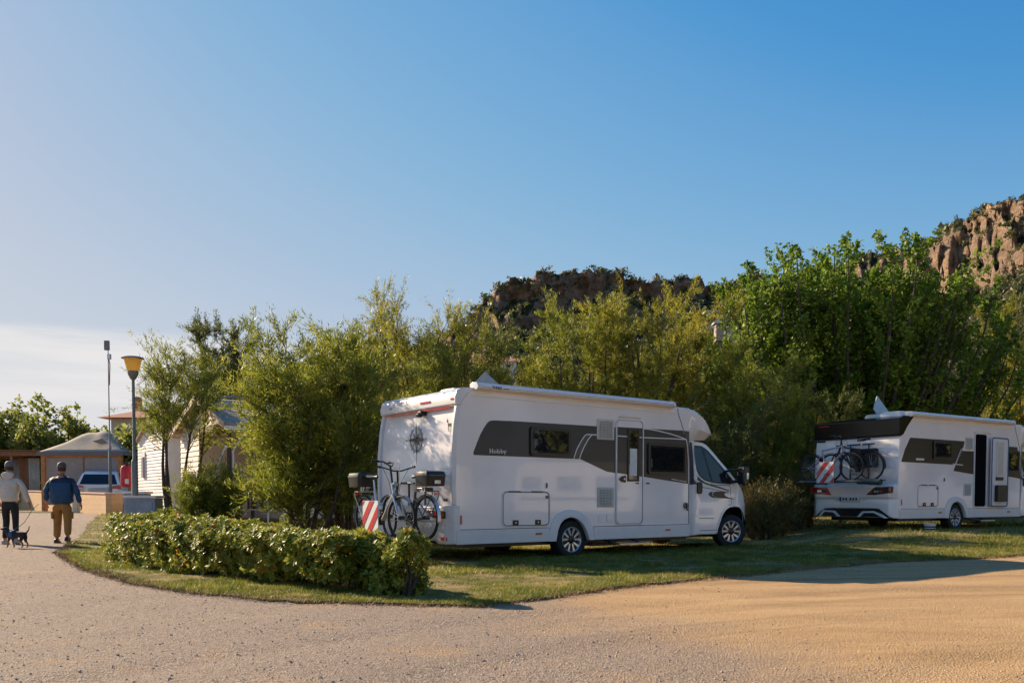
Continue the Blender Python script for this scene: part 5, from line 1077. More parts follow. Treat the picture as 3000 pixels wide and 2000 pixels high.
for u_, v_ in ((.1, .1), (Wg - .1, .1), (.1, 4), (Wg - .1, 4), (.1, 8), (Wg - .1, 8)): x, y = g2(u_, v_); m = MB(); m.box(x - .1, x + .1, y - .1, y + .1, 0, z0 + .36); m.build('footing', greymetal, cabn, smooth=False)
m = MB(); m.add([rp(-.05, -1.3, z0 + .30), rp(Wg + 2.6, -1.3, z0 + .30), rp(Wg + 2.6, 0, z0 + .30), rp(Wg, 0, z0 + .30), rp(Wg, 1.6, z0 + .30), rp(-.05, 1.6, z0 + .30)], [tuple(range(6))]); dk = m.build('deck', wood, cabn)
# railing with dark balusters
rl = empty('porch_railing', (0, 0, 0), 0, 'white topped porch railing with dark upright bars', 'railing'); P0 = Vector((-8.0, 22.75, 0)); P1 = Vector((-5.5, 22.7, 0))
m = MB(); m.bar((P0.x, P0.y, 1.50), (P1.x, P1.y, 1.50), .05, .03); m.bar((P0.x, P0.y, .72), (P1.x, P1.y, .72), .04, .03); m.build('rail', trimw, rl)
for k in range(14): x = P0.x + (P1.x - P0.x) * (k + .5) / 14; m = MB(); m.box(x - .028, x + .028, P0.y - .012, P0.y + .012, .74, 1.48); m.build('baluster', trimbr, rl, smooth=False)
for k in range(3): x = P0.x + (P1.x - P0.x) * k / 2; m = MB(); m.box(x - .035, x + .035, P0.y + .02, P0.y + .09, gzf(x, 22.8), 1.50); m.build('post', trimbr, rl, smooth=False)
# white tubular awning frame
fr = empty('awning_frame', (0, 0, 0), 0, 'bare white tube frame of an awning standing among the tamarisks', 'frame')
for x, y, zt, bx in ((-7.4, 22.2, 2.30, .12), (-6.95, 21.9, 2.55, .20), (-6.10, 21.9, 2.2, -.12), (-5.68, 21.8, 3.05, -.10)):
    m = MB(); m.tube([(x, y, gzf(x, y)), (x, y, zt - .35), (x + bx, y + .1, zt), (x + bx * 1.6, y + .5, zt + .25)], .022, 8); m.build('pole', trimw, fr)
m = MB(); m.tube([(-7.4, 22.8, 2.75), (-5.5, 22.4, 3.12)], .022, 8); m.build('cross_pole', trimw, fr)
# white mobile home further left
mh = empty('mobile_home', (0, 0, 0), 0, 'white boarded mobile home with one small gable window behind the street lamp', 'mobile home')
a_, b_ = (-13.4, 31.5), (-11.3, 28.8); dl2 = (Vector(b_) - Vector(a_)); W2 = dl2.length; zb = .68; ev2 = 3.1
siding('wall', a_, b_, zb, ev2, sidw, mh, pitch=.11); siding('gable_wall', a_, b_, ev2 + .005, 3.68, sidw, mh, top=lambda z, L: (L * .5 * (z - ev2) / .58, L - L * .5 * (z - ev2) / .58), pitch=.11)
e_ = (b_[0] + 2.4, b_[1] + 5.0); siding('wall', b_, e_, zb, ev2, sidw, mh, pitch=.11)
c_ = (a_[0] + 2.4, a_[1] + 5.0); md = ((a_[0] + b_[0]) / 2, (a_[1] + b_[1]) / 2); me_ = (md[0] + 2.4, md[1] + 5)
slab([(a_[0] - .1, a_[1] - .1, ev2 - .04), (c_[0] - .1, c_[1], ev2 - .04), (*me_, 3.73), (md[0] - .1, md[1] - .15, 3.73)], .05, 'roof', roofm, mh); slab([(md[0] - .1, md[1] - .15, 3.73), (*me_, 3.73), (e_[0] + .1, e_[1], ev2 - .04), (b_[0] + .1, b_[1] - .15, ev2 - .04)], .05, 'roof', roofm, mh)
p = Vector((*a_, 0)); d = Vector((dl2.x, dl2.y, 0)).normalized(); n = Vector((d.y, -d.x, 0)) * .03
q0, q1 = p + d * .55 + n, p + d * .98 + n; m = MB(); m.bar((q0.x, q0.y, 2.2), (q1.x, q1.y, 2.2), .05, .86); wf = m.build('window', trimw, mh); q0, q1 = p + d * .60 + n * 2, p + d * .93 + n * 2; m = MB(); m.bar((q0.x, q0.y, 2.12), (q1.x, q1.y, 2.12), .03, .70); m.build('pane', glass, wf)
q0, q1 = p + d * .74 + n * 2.6, p + d * .80 + n * 2.6; m = MB(); m.bar((q0.x, q0.y, 2.12), (q1.x, q1.y, 2.12), .02, .70); m.build('mullion', trimw, wf)
m = MB(); m.bar((a_[0] + .2, a_[1] + .2, .45), (b_[0] - .1, b_[1] + .1, .45), .1, .5); m.build('chassis', black, mh)
# house roof far behind
rh = empty('house', (-25.3, 60, .5), 0, 'distant house with a low red tile roof and small chimney, left of the cabin', 'house'); m = MB(); m.box(-1.6, 5, -1, 4, 0, 6.1); m.build('wall', M('cream_render', (.62, .52, .42), .8), rh)
rt_ = M('clay_tiles', (.45, .14, .07), .8, 0, .2, 6); m = MB(); m.add([(-2.3, -1.6, 5.95), (5.6, -1.6, 5.95), (5.6, 4.6, 5.95), (-2.3, 4.6, 5.95), (.5, 1.5, 6.9), (3, 1.5, 6.9)], [(0, 1, 5, 4), (1, 2, 5), (2, 3, 4, 5), (3, 0, 4), (0, 3, 2, 1)]); rr_ = m.build('roof', rt_, rh, smooth=False); m = MB(); m.box(-.9, -.5, .9, 1.4, 6.2, 7.6); m.build('chimney', M('brick', (.40, .18, .11), .8), rr_)
m = MB(); m.box(.2, 1.2, -1.04, -.98, 3.8, 5.0); wf = m.build('window', trimw, rh); m = MB(); m.box(.3, 1.1, -1.06, -1.03, 3.9, 4.9); m.build('pane', glass, wf)
# street lamp
lx, ly = -9.46, 22.0; z0l = gzf(lx, ly); lp = empty('street_lamp', (lx, ly, z0l), 0, 'tall grey street lamp with upturned amber shade', 'street lamp'); h0 = 3.96 - z0l
m = MB(); m.lathe([(.075, 0), (.075, 1.9), (.066, 1.93), (.042, 1.97), (.036, h0)], 16); m.build('pole', greymetal, lp); m = MB(); m.lathe([(.036, h0), (.05, h0 + .01), (.075, h0 + .04), (.125, h0 + .14), (.13, h0 + .22), (.10, h0 + .23)], 24); m.build('collar', greymetal, lp)
amb = NT('amber_shade'); amb.set(.35, 0, .2); amb.col((.92, .74, .34)); tr_ = amb.n('ShaderNodeBsdfTranslucent'); tr_.inputs['Color'].default_value = (1.0, .84, .42, 1); ms_ = amb.n('ShaderNodeMixShader'); ms_.inputs[0].default_value = .75; amb.l(amb.p.outputs[0], ms_.inputs[1]); amb.l(tr_.outputs[0], ms_.inputs[2]); amb.l(ms_.outputs[0], amb.o.inputs['Surface'])
m = MB(); m.lathe([(.125, h0 + .22), (.15, h0 + .27), (.215, h0 + .53), (.210, h0 + .53), (.145, h0 + .27), (.12, h0 + .22)], 28, close=True); m.build('lamp_shade', amb.m, lp)
m = MB(); m.lathe([(.27, h0 + .53), (.275, h0 + .54), (.20, h0 + .575), (.0001, h0 + .59)], 28); m.build('lid', M('blue_grey_lid', (.08, .13, .18), .4), lp)
# mast
mx_, my_ = -15.75, 34.4; mt = empty('mast', (mx_, my_, gzf(mx_, my_)), 0, 'very thin tall mast with a small grey box antenna on top', 'mast')
m = MB(); m.lathe([(.065, 0), (.06, 2.4), (.03, 2.45), (.022, 4.0), (.016, 6.5)], 10); m.build('pole', greymetal, mt); m = MB(); m.box(-.14, .05, -.05, .05, 6.35, 6.72); m.build('antenna_box', greymetal, mt, bevel=.01); m = MB(); m.box(-.02, .10, -.06, .06, 6.0, 6.2); m.build('junction_box', silver, mt, bevel=.01)
m = MB(); m.tube([(.03, 0, 5.0), (.06, 0, 5.8), (.0, .02, 6.1)], .02, 6); m.build('cable', redpaint, mt)
# low wall
blk = NT('ochre_block'); blk.set(.85); br_ = blk.n('ShaderNodeTexBrick'); br_.inputs['Scale'].default_value = 1; br_.inputs['Color1'].default_value = (.60, .38, .19, 1); br_.inputs['Color2'].default_value = (.54, .34, .17, 1); br_.inputs['Mortar'].default_value = (.42, .26, .13, 1)
br_.inputs['Brick Width'].default_value = .42; br_.inputs['Row Height'].default_value = .2; br_.inputs['Mortar Size'].default_value = .008; cc = blk.n('ShaderNodeCombineXYZ'); s2 = blk.n('ShaderNodeSeparateXYZ'); blk.l(blk.co(), s2.inputs[0]); blk.l(s2.outputs['X'], cc.inputs['X']); blk.l(s2.outputs['Z'], cc.inputs['Y']); blk.l(cc.outputs[0], br_.inputs['Vector'])
blk.col(blk.mix(.25, br_.outputs['Color'], blk.ramp(blk.noise(9, 5), [(.3, (.45, .28, .14)), (.7, (.68, .45, .24))]))); blk.bump(br_.outputs['Fac'], .3, .01)
wl = empty('low_wall', (0, 0, 0), 0, 'low curved ochre block wall with pink coping beside the gravel road', 'wall')
path = [(-32, 54), (-27, 47.5), (-24.4, 44), (-20.2, 38.9), (-17.0, 35.0), (-15.0, 32.6), (-14.0, 31.3), (-13.65, 30.4), (-13.62, 29.6)]
P = resample(path, .6); m = MB(); c2 = MB()
def strip(mb, P, w0, za, zb_):
    L, Rr = [], []
    for i, p in enumerate(P):
        d = (Vector(P[min(i + 1, len(P) - 1)]) - Vector(P[max(0, i - 1)])).normalized(); n = Vector((-d.y, d.x)) * w0; q = Vector(p); L.append(q + n); Rr.append(q - n)
    vs = []
    for i in range(len(P)): g_ = gzf(*P[i]); up_ = .25 * min(1, max(0, (P[i][1] - 31) / 13)); za_ = g_ + za if za < .1 else za + up_; vs += [(*L[i], za_), (*L[i], zb_ + up_), (*Rr[i], zb_ + up_), (*Rr[i], za_)]
    fs = [(4 * i + k, 4 * i + (k + 1) % 4, 4 * i + 4 + (k + 1) % 4, 4 * i + 4 + k) for i in range(len(P) - 1) for k in range(4)] + [(0, 1, 2, 3), tuple(4 * (len(P) - 1) + k for k in range(4))[::-1]]
    mb.add(vs, fs)
strip(m, P, .10, -.1, 1.16); m.build('wall_body', blk.m, wl, ang=20); strip(c2, P, .13, 1.161, 1.21); c2.build('coping', M('pink_coping', (.58, .34, .27), .8), wl, ang=20)
# meter cabinets
def cabinet(x, y, wd, dp, h, label, rz, mat):
    r_ = empty('meter_cabinet', (x, y, gzf(x, y)), rz, label, 'cabinet', 'grey meter cabinets by the lamp'); m = MB(); m.box(-wd / 2, wd / 2, -dp / 2, dp / 2, 0, h); m.build('box', mat, r_, bevel=.01)
    m = MB(); m.box(-wd / 2 - .04, wd / 2 + .04, -dp / 2 - .04, dp / 2 + .04, h + .002, h + .06); m.build('lid', gelcoat, r_, bevel=.01); m = MB(); m.box(-wd / 2 + .06, wd / 2 - .06, -dp / 2 - .015, -dp / 2, .12, h - .08); dd_ = m.build('door', mat, r_, bevel=.006); m = MB(); m.box(wd / 2 - .12, wd / 2 - .08, -dp / 2 - .035, -dp / 2 - .015, h * .5, h * .62); m.build('handle', black, dd_)
bg_ = M('blue_grey_box', (.28, .33, .40), .5, 0, .1)
cabinet(-9.0, 21.45, .72, .5, 1.0, 'larger blue grey meter cabinet with a white lid', 0, bg_); cabinet(-9.83, 23.0, .54, .45, 1.08, 'smaller grey meter cabinet half hidden by the lamp pole', 0, bg_)
# red extinguisher
fe = empty('fire_extinguisher', (-12.74, 29.0, gzf(-12.7, 29)), 0, 'big red fire extinguisher on a post left of the lamp', 'fire extinguisher'); b0 = 1.40 - gzf(-12.7, 29)
m = MB(); m.lathe([(.0001, b0), (.17, b0), (.19, b0 + .03), (.19, b0 + .60), (.14, b0 + .69), (.05, b0 + .73), (.0001, b0 + .73)], 22); m.build('cylinder', redpaint, fe); m = MB(); m.box(-.05, .09, -.05, .05, b0 + .73, b0 + .83); m.tube([(.05, 0, b0 + .78), (.22, 0, b0 + .6), (.24, 0, b0 + .1)], .015, 6); m.build('valve', black, fe)
m = MB(); m.box(.03, .15, -.2, -.185, b0 + .10, b0 + .26); m.build('tag', signwhite, fe); m = MB(); m.box(-.05, .05, .19, .27, 0, b0 + .7); m.build('post', greymetal, fe)
# small cream boxes by the mast
for k, (x, wd, lb) in enumerate(((-17.7, .5, 'cream service box behind the wall, left of the mast foot'), (-16.9, .78, 'wider cream service box with a small dark mark, right of the mast foot'))):
    r_ = empty('service_box', (x, 35.9, gzf(x, 36)), 0, lb, 'service box', 'cream service boxes behind the low wall'); m = MB(); m.box(-wd / 2, wd / 2, -.15, .15, 0, .98); m.build('box', cream, r_, bevel=.02); m = MB(); m.box(-wd / 2 - .02, wd / 2 + .02, -.17, .17, .982, 1.03); m.build('lid', cream, r_, bevel=.01)
    if k: m = MB(); m.lathe([(.05, 0), (.05, .01)], 12, Matrix.Translation((-.1, -.15, .78)) @ Matrix.Rotation(R(90), 4, 'X')); m.build('mark', M('green_mark', (.05, .10, .07), .5), r_)
# gazebo
gz0 = gzf(-19, 40); gb = empty('gazebo', (-18.85, 40.2, gz0), R(-4), 'grey canvas hip roof gazebo on warm wooden posts', 'gazebo'); gw, gd_, gh = 1.75, 1.5, 2.62
canv = M('grey_canvas', (.42, .32, .23), .85, 0, .08, 3); 
m = MB(); rg = []; NX, NY = 22, 16
Pm = np.zeros((NX, NY, 3))
for i in range(NX):
    for j in range(NY):
        u_ = i / (NX - 1) * 2 - 1; v_ = j / (NY - 1) * 2 - 1; x_ = u_ * (gw + .18); y_ = v_ * (gd_ + .18); hx = min(1, (1 - abs(u_)) / .74); hy = min(1, (1 - abs(v_)) / .9); hh = min(hx, hy)
        sag = -.03 * math.sin(math.pi * min(1, hh)) * .9; fold = .012 * math.sin(9 * u_ + 4 * v_) * hh + .05 * math.exp(-((u_ - .1 + .25 * v_) / .07) ** 2) * hh
        Pm[i, j] = (x_, y_, gh + .98 * hh + sag + fold)
rfc = gridmesh('canopy', Pm, canv, gb); sf = rfc.modifiers.new('thick', 'SOLIDIFY'); sf.thickness = .02
m = MB(); m.box(-gw - .2, gw + .2, -gd_ - .2, -gd_ - .17, gh - .14, gh + .03); m.box(gw + .17, gw + .2, -gd_ - .17, gd_ + .2, gh - .14, gh + .03); m.box(-gw - .2, -gw - .17, -gd_ - .17, gd_ + .2, gh - .14, gh + .03); m.build('valance', M('dark_canvas', (.16, .16, .16), .8), gb, smooth=False)
for sx_ in (-1, 1):
    for sy in (-1, 1): m = MB(); m.box(sx_ * gw - .09, sx_ * gw + .09, sy * gd_ - .09, sy * gd_ + .09, 0, gh - .01); m.build('post', orangewood, gb, smooth=False)
m = MB(); m.box(-gw + .09, gw - .09, -gd_ - .05, -gd_ + .05, gh - .22, gh - .02); m.build('beam', orangewood, gb, smooth=False)
for xa, xb in ((-gw + .12, .05), (.12, gw - .12)): m = MB(); m.box(xa, xb, -gd_ - .02, -gd_, .3, gh - .24); m.build('blind', M('taupe_blind', (.32, .27, .24), .8), gb, smooth=False)
m = MB(); m.box(.05, .12, -gd_ - .03, -gd_ + .02, .1, gh - .22); m.build('mid_post', wood, gb, smooth=False)
m = MB(); m.add([(gw * .15, -gd_ * .75, gh + .50), (gw * .45, -gd_ * .85, gh + .36), (gw * .55, -gd_ * .70, gh + .42), (gw * .3, -gd_ * .5, gh + .66)], [(0, 1, 2, 3)]); m.build('vent_flap', M('dark_flap', (.03, .03, .04), .8), gb)
# pergola with curtains
pz = gzf(-21, 48); pg = empty('pergola', (-26.6, 46.2, pz), 0, 'brown wooden pergola with striped curtains, cut by the left edge', 'pergola'); m = MB(); m.box(-5, 2.65, -.10, .0, 2.42, 2.64); m.box(-5, 2.65, 2.9, 3.0, 2.42, 2.64); m.box(2.55, 2.65, .0, 2.9, 2.44, 2.62); m.build('beam', wood, pg, smooth=False); m = MB(); m.box(-5.1, 2.75, -.25, 3.1, 2.645, 2.68); m.build('roof_sheet', wood, pg)
for x in (-4.5, -1.9, .25, 2.5): m = MB(); m.box(x - .06, x + .06, -.11, .01, 0, 2.42); m.build('post', wood, pg, smooth=False)
m = MB(); m.bar((2.45, -.05, 1.95), (2.0, -.05, 2.40), .06, .08); m.build('brace', wood, pg)
def curtain(x0, x1, mat, y=.3, z0_=.25, z1_=2.35):
    n = 40; vs = []; 
    for i in range(n): x = x0 + (x1 - x0) * i / (n - 1); yy = y + .05 * math.sin(i * 1.3); vs += [(x, yy, z0_), (x, yy, z1_)]
    m = MB(); m.add(vs, [(2 * i, 2 * i + 2, 2 * i + 3, 2 * i + 1) for i in range(n - 1)]); o = m.build('curtain', mat, pg); o.modifiers.new('thick', 'SOLIDIFY').thickness = .01
cw_ = M('cream_curtain', (.62, .52, .40), .8); gr_ = M('olive_curtain', (.22, .22, .15), .8)
curtain(-1.7, -1.2, cw_); curtain(-1.1, -.5, gr_); curtain(.4, .8, M('rust_curtain', (.45, .18, .07), .8)); curtain(.82, 1.3, cw_); curtain(1.75, 2.3, gr_); curtain(-4.3, -2.6, cw_, y=2.2); curtain(-.45, .2, M('white_curtain', (.7, .68, .66), .8), y=1.6); pg.scale = (1.21, 1.0, 1.17)
tb_ = empty('garden_table', (-25.9, 45.3, gzf(-20.9, 46)), 0, 'dark slatted garden table behind the low wall, left of the man in blue', 'table'); m = MB(); m.box(-.9, .9, -.4, .4, .72, .76); m.build('tabletop', black, tb_)
for sx_ in (-.8, .8):
    for sy in (-.33, .33): m = MB(); m.box(sx_ - .025, sx_ + .025, sy - .025, sy + .025, 0, .72); m.build('leg', black, tb_, smooth=False)
for x, lb in ((-25.0, 'dark garden chair at the right end of the garden table'), (-24.45, 'dark garden chair nearest the man in blue')):
    ch = empty('garden_chair', (x, 44.9, gzf(x, 46)), 0, lb, 'chair', 'dark garden chairs behind the wall'); m = MB(); m.box(-.23, .23, -.22, .22, .42, .46); m.build('seat', black, ch)
    m = MB(); [m.box(-.22, .22, -.24, -.21, .52 + k * .11, .58 + k * .11) for k in range(4)]; m.box(-.23, -.2, -.245, -.205, .46, .95); m.box(.2, .23, -.245, -.205, .46, .95); m.build('backrest', black, ch, smooth=False)
    for sx_ in (-.2, .2):
        for sy in (-.2, .2): m = MB(); m.box(sx_ - .018, sx_ + .018, sy - .018, sy + .018, 0, .42); m.build('leg', black, ch, smooth=False)
# white estate car behind the wall, seen from its rear left corner
car = empty('parked_car', (-17.75, 37.6, gzf(-17, 37)), R(12), 'white estate car parked behind the low wall, seen from the rear', 'car')
def carbody():
    secs = [(-.02, .45, .92, .78), (.06, .35, 1.02, .86), (.35, .30, 1.05, .90), (1.2, .28, 1.03, .92), (3.2, .28, 1.0, .92), (4.0, .30, .92, .88), (4.45, .38, .78, .78)]
    m = MB(); rings = []
    for y, zb_, zt_, hw in secs: rings.append([(-hw + .06, y, zb_), (hw - .06, y, zb_), (hw, y, zb_ + .12), (hw, y, zt_ - .14), (hw - .05, y, zt_), (-hw + .05, y, zt_), (-hw, y, zt_ - .14), (-hw, y, zb_ + .12)])
    k = 8; m.add([p for q in rings for p in q], [(i * k + j, i * k + (j + 1) % k, (i + 1) * k + (j + 1) % k, (i + 1) * k + j) for i in range(len(secs) - 1) for j in range(k)] + [tuple(range(k))[::-1], tuple(range((len(secs) - 1) * k, len(secs) * k))]); return m
carb = carbody().build('body', white, car, bevel=.03)
secs = [(.05, 1.0, 1.05, .84, .84), (.28, 1.0, 1.55, .85, .66), (.45, 1.0, 1.64, .86, .62), (1.6, 1.0, 1.68, .86, .64), (2.6, 1.0, 1.60, .86, .62), (3.45, .98, 1.03, .84, .82)]
m = MB(); rings = [[(-a, y, zb_), (a, y, zb_), (b, y, zt_ - .04 if zt_ > 1.1 else zt_ - .01), (b - .08, y, zt_), (-b + .08, y, zt_), (-b, y, zt_ - .04 if zt_ > 1.1 else zt_ - .01)] for y, zb_, zt_, a, b in secs]; k = 6
m.add([p for q in rings for p in q], [(i * k + j, i * k + (j + 1) % k, (i + 1) * k + (j + 1) % k, (i + 1) * k + j) for i in range(5) for j in range(k)] + [tuple(range(k))[::-1], tuple(range(5 * k, 6 * k))]); m.build('roof', white, car, bevel=.02)
def quad_out(P, nrm, t, nm, mat, par): P = [Vector(p) for p in P]; n = Vector(nrm).normalized() * t; m = MB(); m.add(P + [p + n for p in P], [(3, 2, 1, 0), (4, 5, 6, 7), (0, 1, 5, 4), (1, 2, 6, 5), (2, 3, 7, 6), (3, 0, 4, 7)]); return m.build(nm, mat, par, smooth=False)
quad_out([(-.70, .08, 1.10), (.70, .08, 1.10), (.56, .255, 1.50), (-.56, .255, 1.50)], (0, -1, .45), .02, 'rear_window', glass, car)
for sgn in (-1, 1):
    for y0, y1, t0_, t1_ in ((.50, 1.25, .58, 1.22), (1.35, 2.15, 1.35, 2.15), (2.25, 3.05, 2.25, 2.62)):
        quad_out([(sgn * .855, y0 - .1 if y0 < 1 else y0, 1.08), (sgn * .855, y1, 1.08), (sgn * .665, t1_, 1.56 if y0 < 2 else 1.52), (sgn * .665, t0_, 1.54)], (sgn, 0, .4), .012, 'side_window', glass, car)
    m = MB(); m.prism([(sgn * .50, .90), (sgn * .87, .92), (sgn * .87, 1.09), (sgn * .55, 1.05)], .03, Matrix(((1, 0, 0, 0), (0, 0, -1, .015), (0, 1, 0, 0), (0, 0, 0, 1)))); m.build('tail_light', redl, car)
    for y in (.85, 3.55): m = MB(); m.lathe([(.20, -.1), (.31, -.1), (.33, -.06), (.33, .06), (.31, .1), (.20, .1)], 24, Matrix.Translation((sgn * .80, y, .33)) @ Matrix.Rotation(R(90), 4, 'Y'), close=True); wq = m.build('wheel', rubber, car); m = MB(); m.lathe([(.0001, -.08), (.2, -.08), (.2, .08), (.0001, .08)], 20, Matrix.Translation((sgn * .80, y, .33)) @ Matrix.Rotation(R(90), 4, 'Y')); m.build('rim', silver, wq)
m = MB(); m.box(-.27, .27, -.04, -.02, .62, .74); m.build('number_plate', signwhite, car)
for sgn in (-1, 1): m = MB(); m.tube([(sgn * .58, .5, 1.66), (sgn * .58, .6, 1.71), (sgn * .58, 2.3, 1.70), (sgn * .58, 2.4, 1.64)], .018, 6); m.build('roof_rail', silver, car)
# houses on the hillside
def hillhouse(px, py_, Y, wd, h, lb, roofc, wallc, flat):
    x = (px - 1176) * Y / 2012.; z = (1146 - py_) / 2012. * Y + EYE; r_ = empty('hillside_house', (x, Y, z - h), 0, lb, 'house'); m = MB(); m.box(-wd / 2, wd / 2, 0, wd * .6, -3, h * .8); m.build('wall', wallc, r_, smooth=False); m = MB()
    if flat: m.box(-wd / 2 - .6, wd / 2 + .6, -.6, wd * .6 + .6, h * .8 + .01, h)
    else: m.add([(-wd / 2 - .5, -.5, h * .8), (wd / 2 + .5, -.5, h * .8), (wd / 2 + .5, wd * .6 + .5, h * .8), (-wd / 2 - .5, wd * .6 + .5, h * .8), (-wd / 2 - .5, wd * .3, h * 1.25), (wd / 2 + .5, wd * .3, h * 1.25)], [(0, 1, 5, 4), (2, 3, 4, 5), (3, 0, 4), (1, 2, 5), (0, 3, 2, 1)])
    m.build('roof', roofc, r_, smooth=False)
    for k in (-1, 1): m = MB(); m.box(k * wd * .22 - .5, k * wd * .22 + .5, -.04, -.003, h * .25, h * .55); wf = m.build('window', black, r_)
pw = M('white_render', (.62, .60, .58), .8)
hillhouse(1646, 716, 240, 6.0, 1.8, 'flat white terrace roof high on the hillside, left of the broadleaf tree', pw, pw, True); hillhouse(1660, 742, 215, 4, 1.4, 'second small white roof just below the white terrace', pw, M('stone_wall', (.35, .28, .22), .9), True)
hillhouse(1150, 826, 180, 6.5, 2.2, 'small white house with orange roof low on the hillside above the camper van', M('orange_tiles', (.55, .20, .10), .8), pw, False)

car.scale = (1.08, 1.08, 1.08)
# ------------------------------------------------------------ across the road, out of frame on the right (seen only as reflections)
def caravan(x, y, rz, L, label):
    r_ = empty('caravan', (x, y, 0), rz, label, 'caravan', 'caravans on the other side of the road'); P = rounded([(0, .45), (-.15, 1.2), (.15, 2.5), (.5, 2.62), (L - .5, 2.62), (L - .1, 2.4), (L + .1, 1.2), (L, .45)], .12)
    m = MB(); m.prism(P, 2.2, Matrix(((1, 0, 0, 0), (0, 0, 1, 0), (0, 1, 0, 0), (0, 0, 0, 1)))); m.build('body', gelcoat, r_, bevel=.03)
    for a, b in ((.5, 1.6), (2.2, 3.3), (4.0, 4.9)):
        if b < L - .2: m = MB(); m.box(a, b, -.02, .01, 1.35, 2.0); m.build('window', glass, r_, bevel=.01)
    m = MB(); m.box(.2, L - .2, -.012, .0, .95, 1.1); m.build('stripe', graydecal2, r_)
    m = MB(); m.lathe([(.0001, -.1), (.3, -.1), (.33, -.05), (.33, .05), (.3, .1), (.0001, .1)], 20, Matrix.Translation((L * .55, .12, .33)) @ Matrix.Rotation(R(90), 4, 'X')); m.build('wheel', rubber, r_)
caravan(24.5, 12.6, R(-92), 5.2, 'white caravan parked across the road, seen only as a reflection'); caravan(24.8, 20.2, R(-88), 5.4, 'white caravan parked across the road, seen only as a reflection'); caravan(24.0, 5.0, R(-95), 5.6, 'white caravan parked across the road, seen only as a reflection')
for k, (x, y, h_, w__) in enumerate(((33, 13.5, 9.5, 7), (34, 20, 9.5, 7), (31, 24, 9, 7), (32, 31, 9.2, 7), (34, 39, 9, 7), (28.5, 17, 9.5, 7), (27.5, 10, 10.2, 7), (28, 3, 9.4, 7), (26, -4, 9.0, 7.5), (20, -10, 6.8, 6), (12, -14, 7, 6.5), (3, -17, 6.6, 6.5), (-7, -18, 7, 7))):
    broadtree(x, y, h_, w__, 300 + k, m_broad2, shoots=360, per=22, size=.42, trunk_h=1.4, label='broad leafy tree in the row across the road, seen only as a reflection', group='row of trees across the road', whip=.9, base=.15, rad=.42)
# fallen leaves on the gravel near the hedge and the lawn edge
r = np.random.default_rng(77); i = r.integers(0, len(ex), 700); x = ex[i] + r.normal(0, .5, 700); y = ey[i] - np.abs(r.normal(0, .7, 700)) - .1; k = y > 4.4; x = x[k]; y = y[k]
cc_ = np.stack([x, y, gz(x, y) + np.exp(-((y - 8) / 14) ** 2) * ((vnoise(x, y, .8, 1) - .5) * .03 + (vnoise(x, y, 3.1, 2) - .5) * .012 + rut(x, y)) + .008], -1)
L4 = leaves(cc_, r, .035, 0); L4[..., 2] = cc_[:, None, 2] + (L4[..., 2] - cc_[:, None, 2]) * .25
tag(npmesh('fallen_leaves', L4, 4, M('dry_leaf', (.30, .17, .06), .8, 0, .35, 9)), 'dry brown leaves blown along the gravel edge of the lawn', 'leaves', kind='stuff')
# ------------------------------------------------------------ people and dog
def skin(name, verts, edges, mat, parent, root=0, sub=1, flat=None):
    me = bpy.data.meshes.new(name); me.from_pydata([v[:3] for v in verts], edges, []); o = bpy.data.objects.new(name, me); C.objects.link(o)
    s = o.modifiers.new('skin', 'SKIN'); s.use_smooth_shade = True
    for i, d in enumerate(me.skin_vertices[0].data): rr_ = verts[i][3]; d.radius = (rr_, rr_) if not isinstance(rr_, tuple) else rr_; d.use_root = (i == root)
    u = o.modifiers.new('sub', 'SUBSURF'); u.levels = sub; u.render_levels = sub
    dg = bpy.context.evaluated_depsgraph_get(); m2 = bpy.data.meshes.new_from_object(o.evaluated_get(dg)); bpy.data.objects.remove(o, do_unlink=True)
    m2.materials.clear()
    if flat:
        for v in m2.vertices: v.co = flat(v.co)
    return fin(name, m2, mat, parent, True, recalc=True, ang=80)
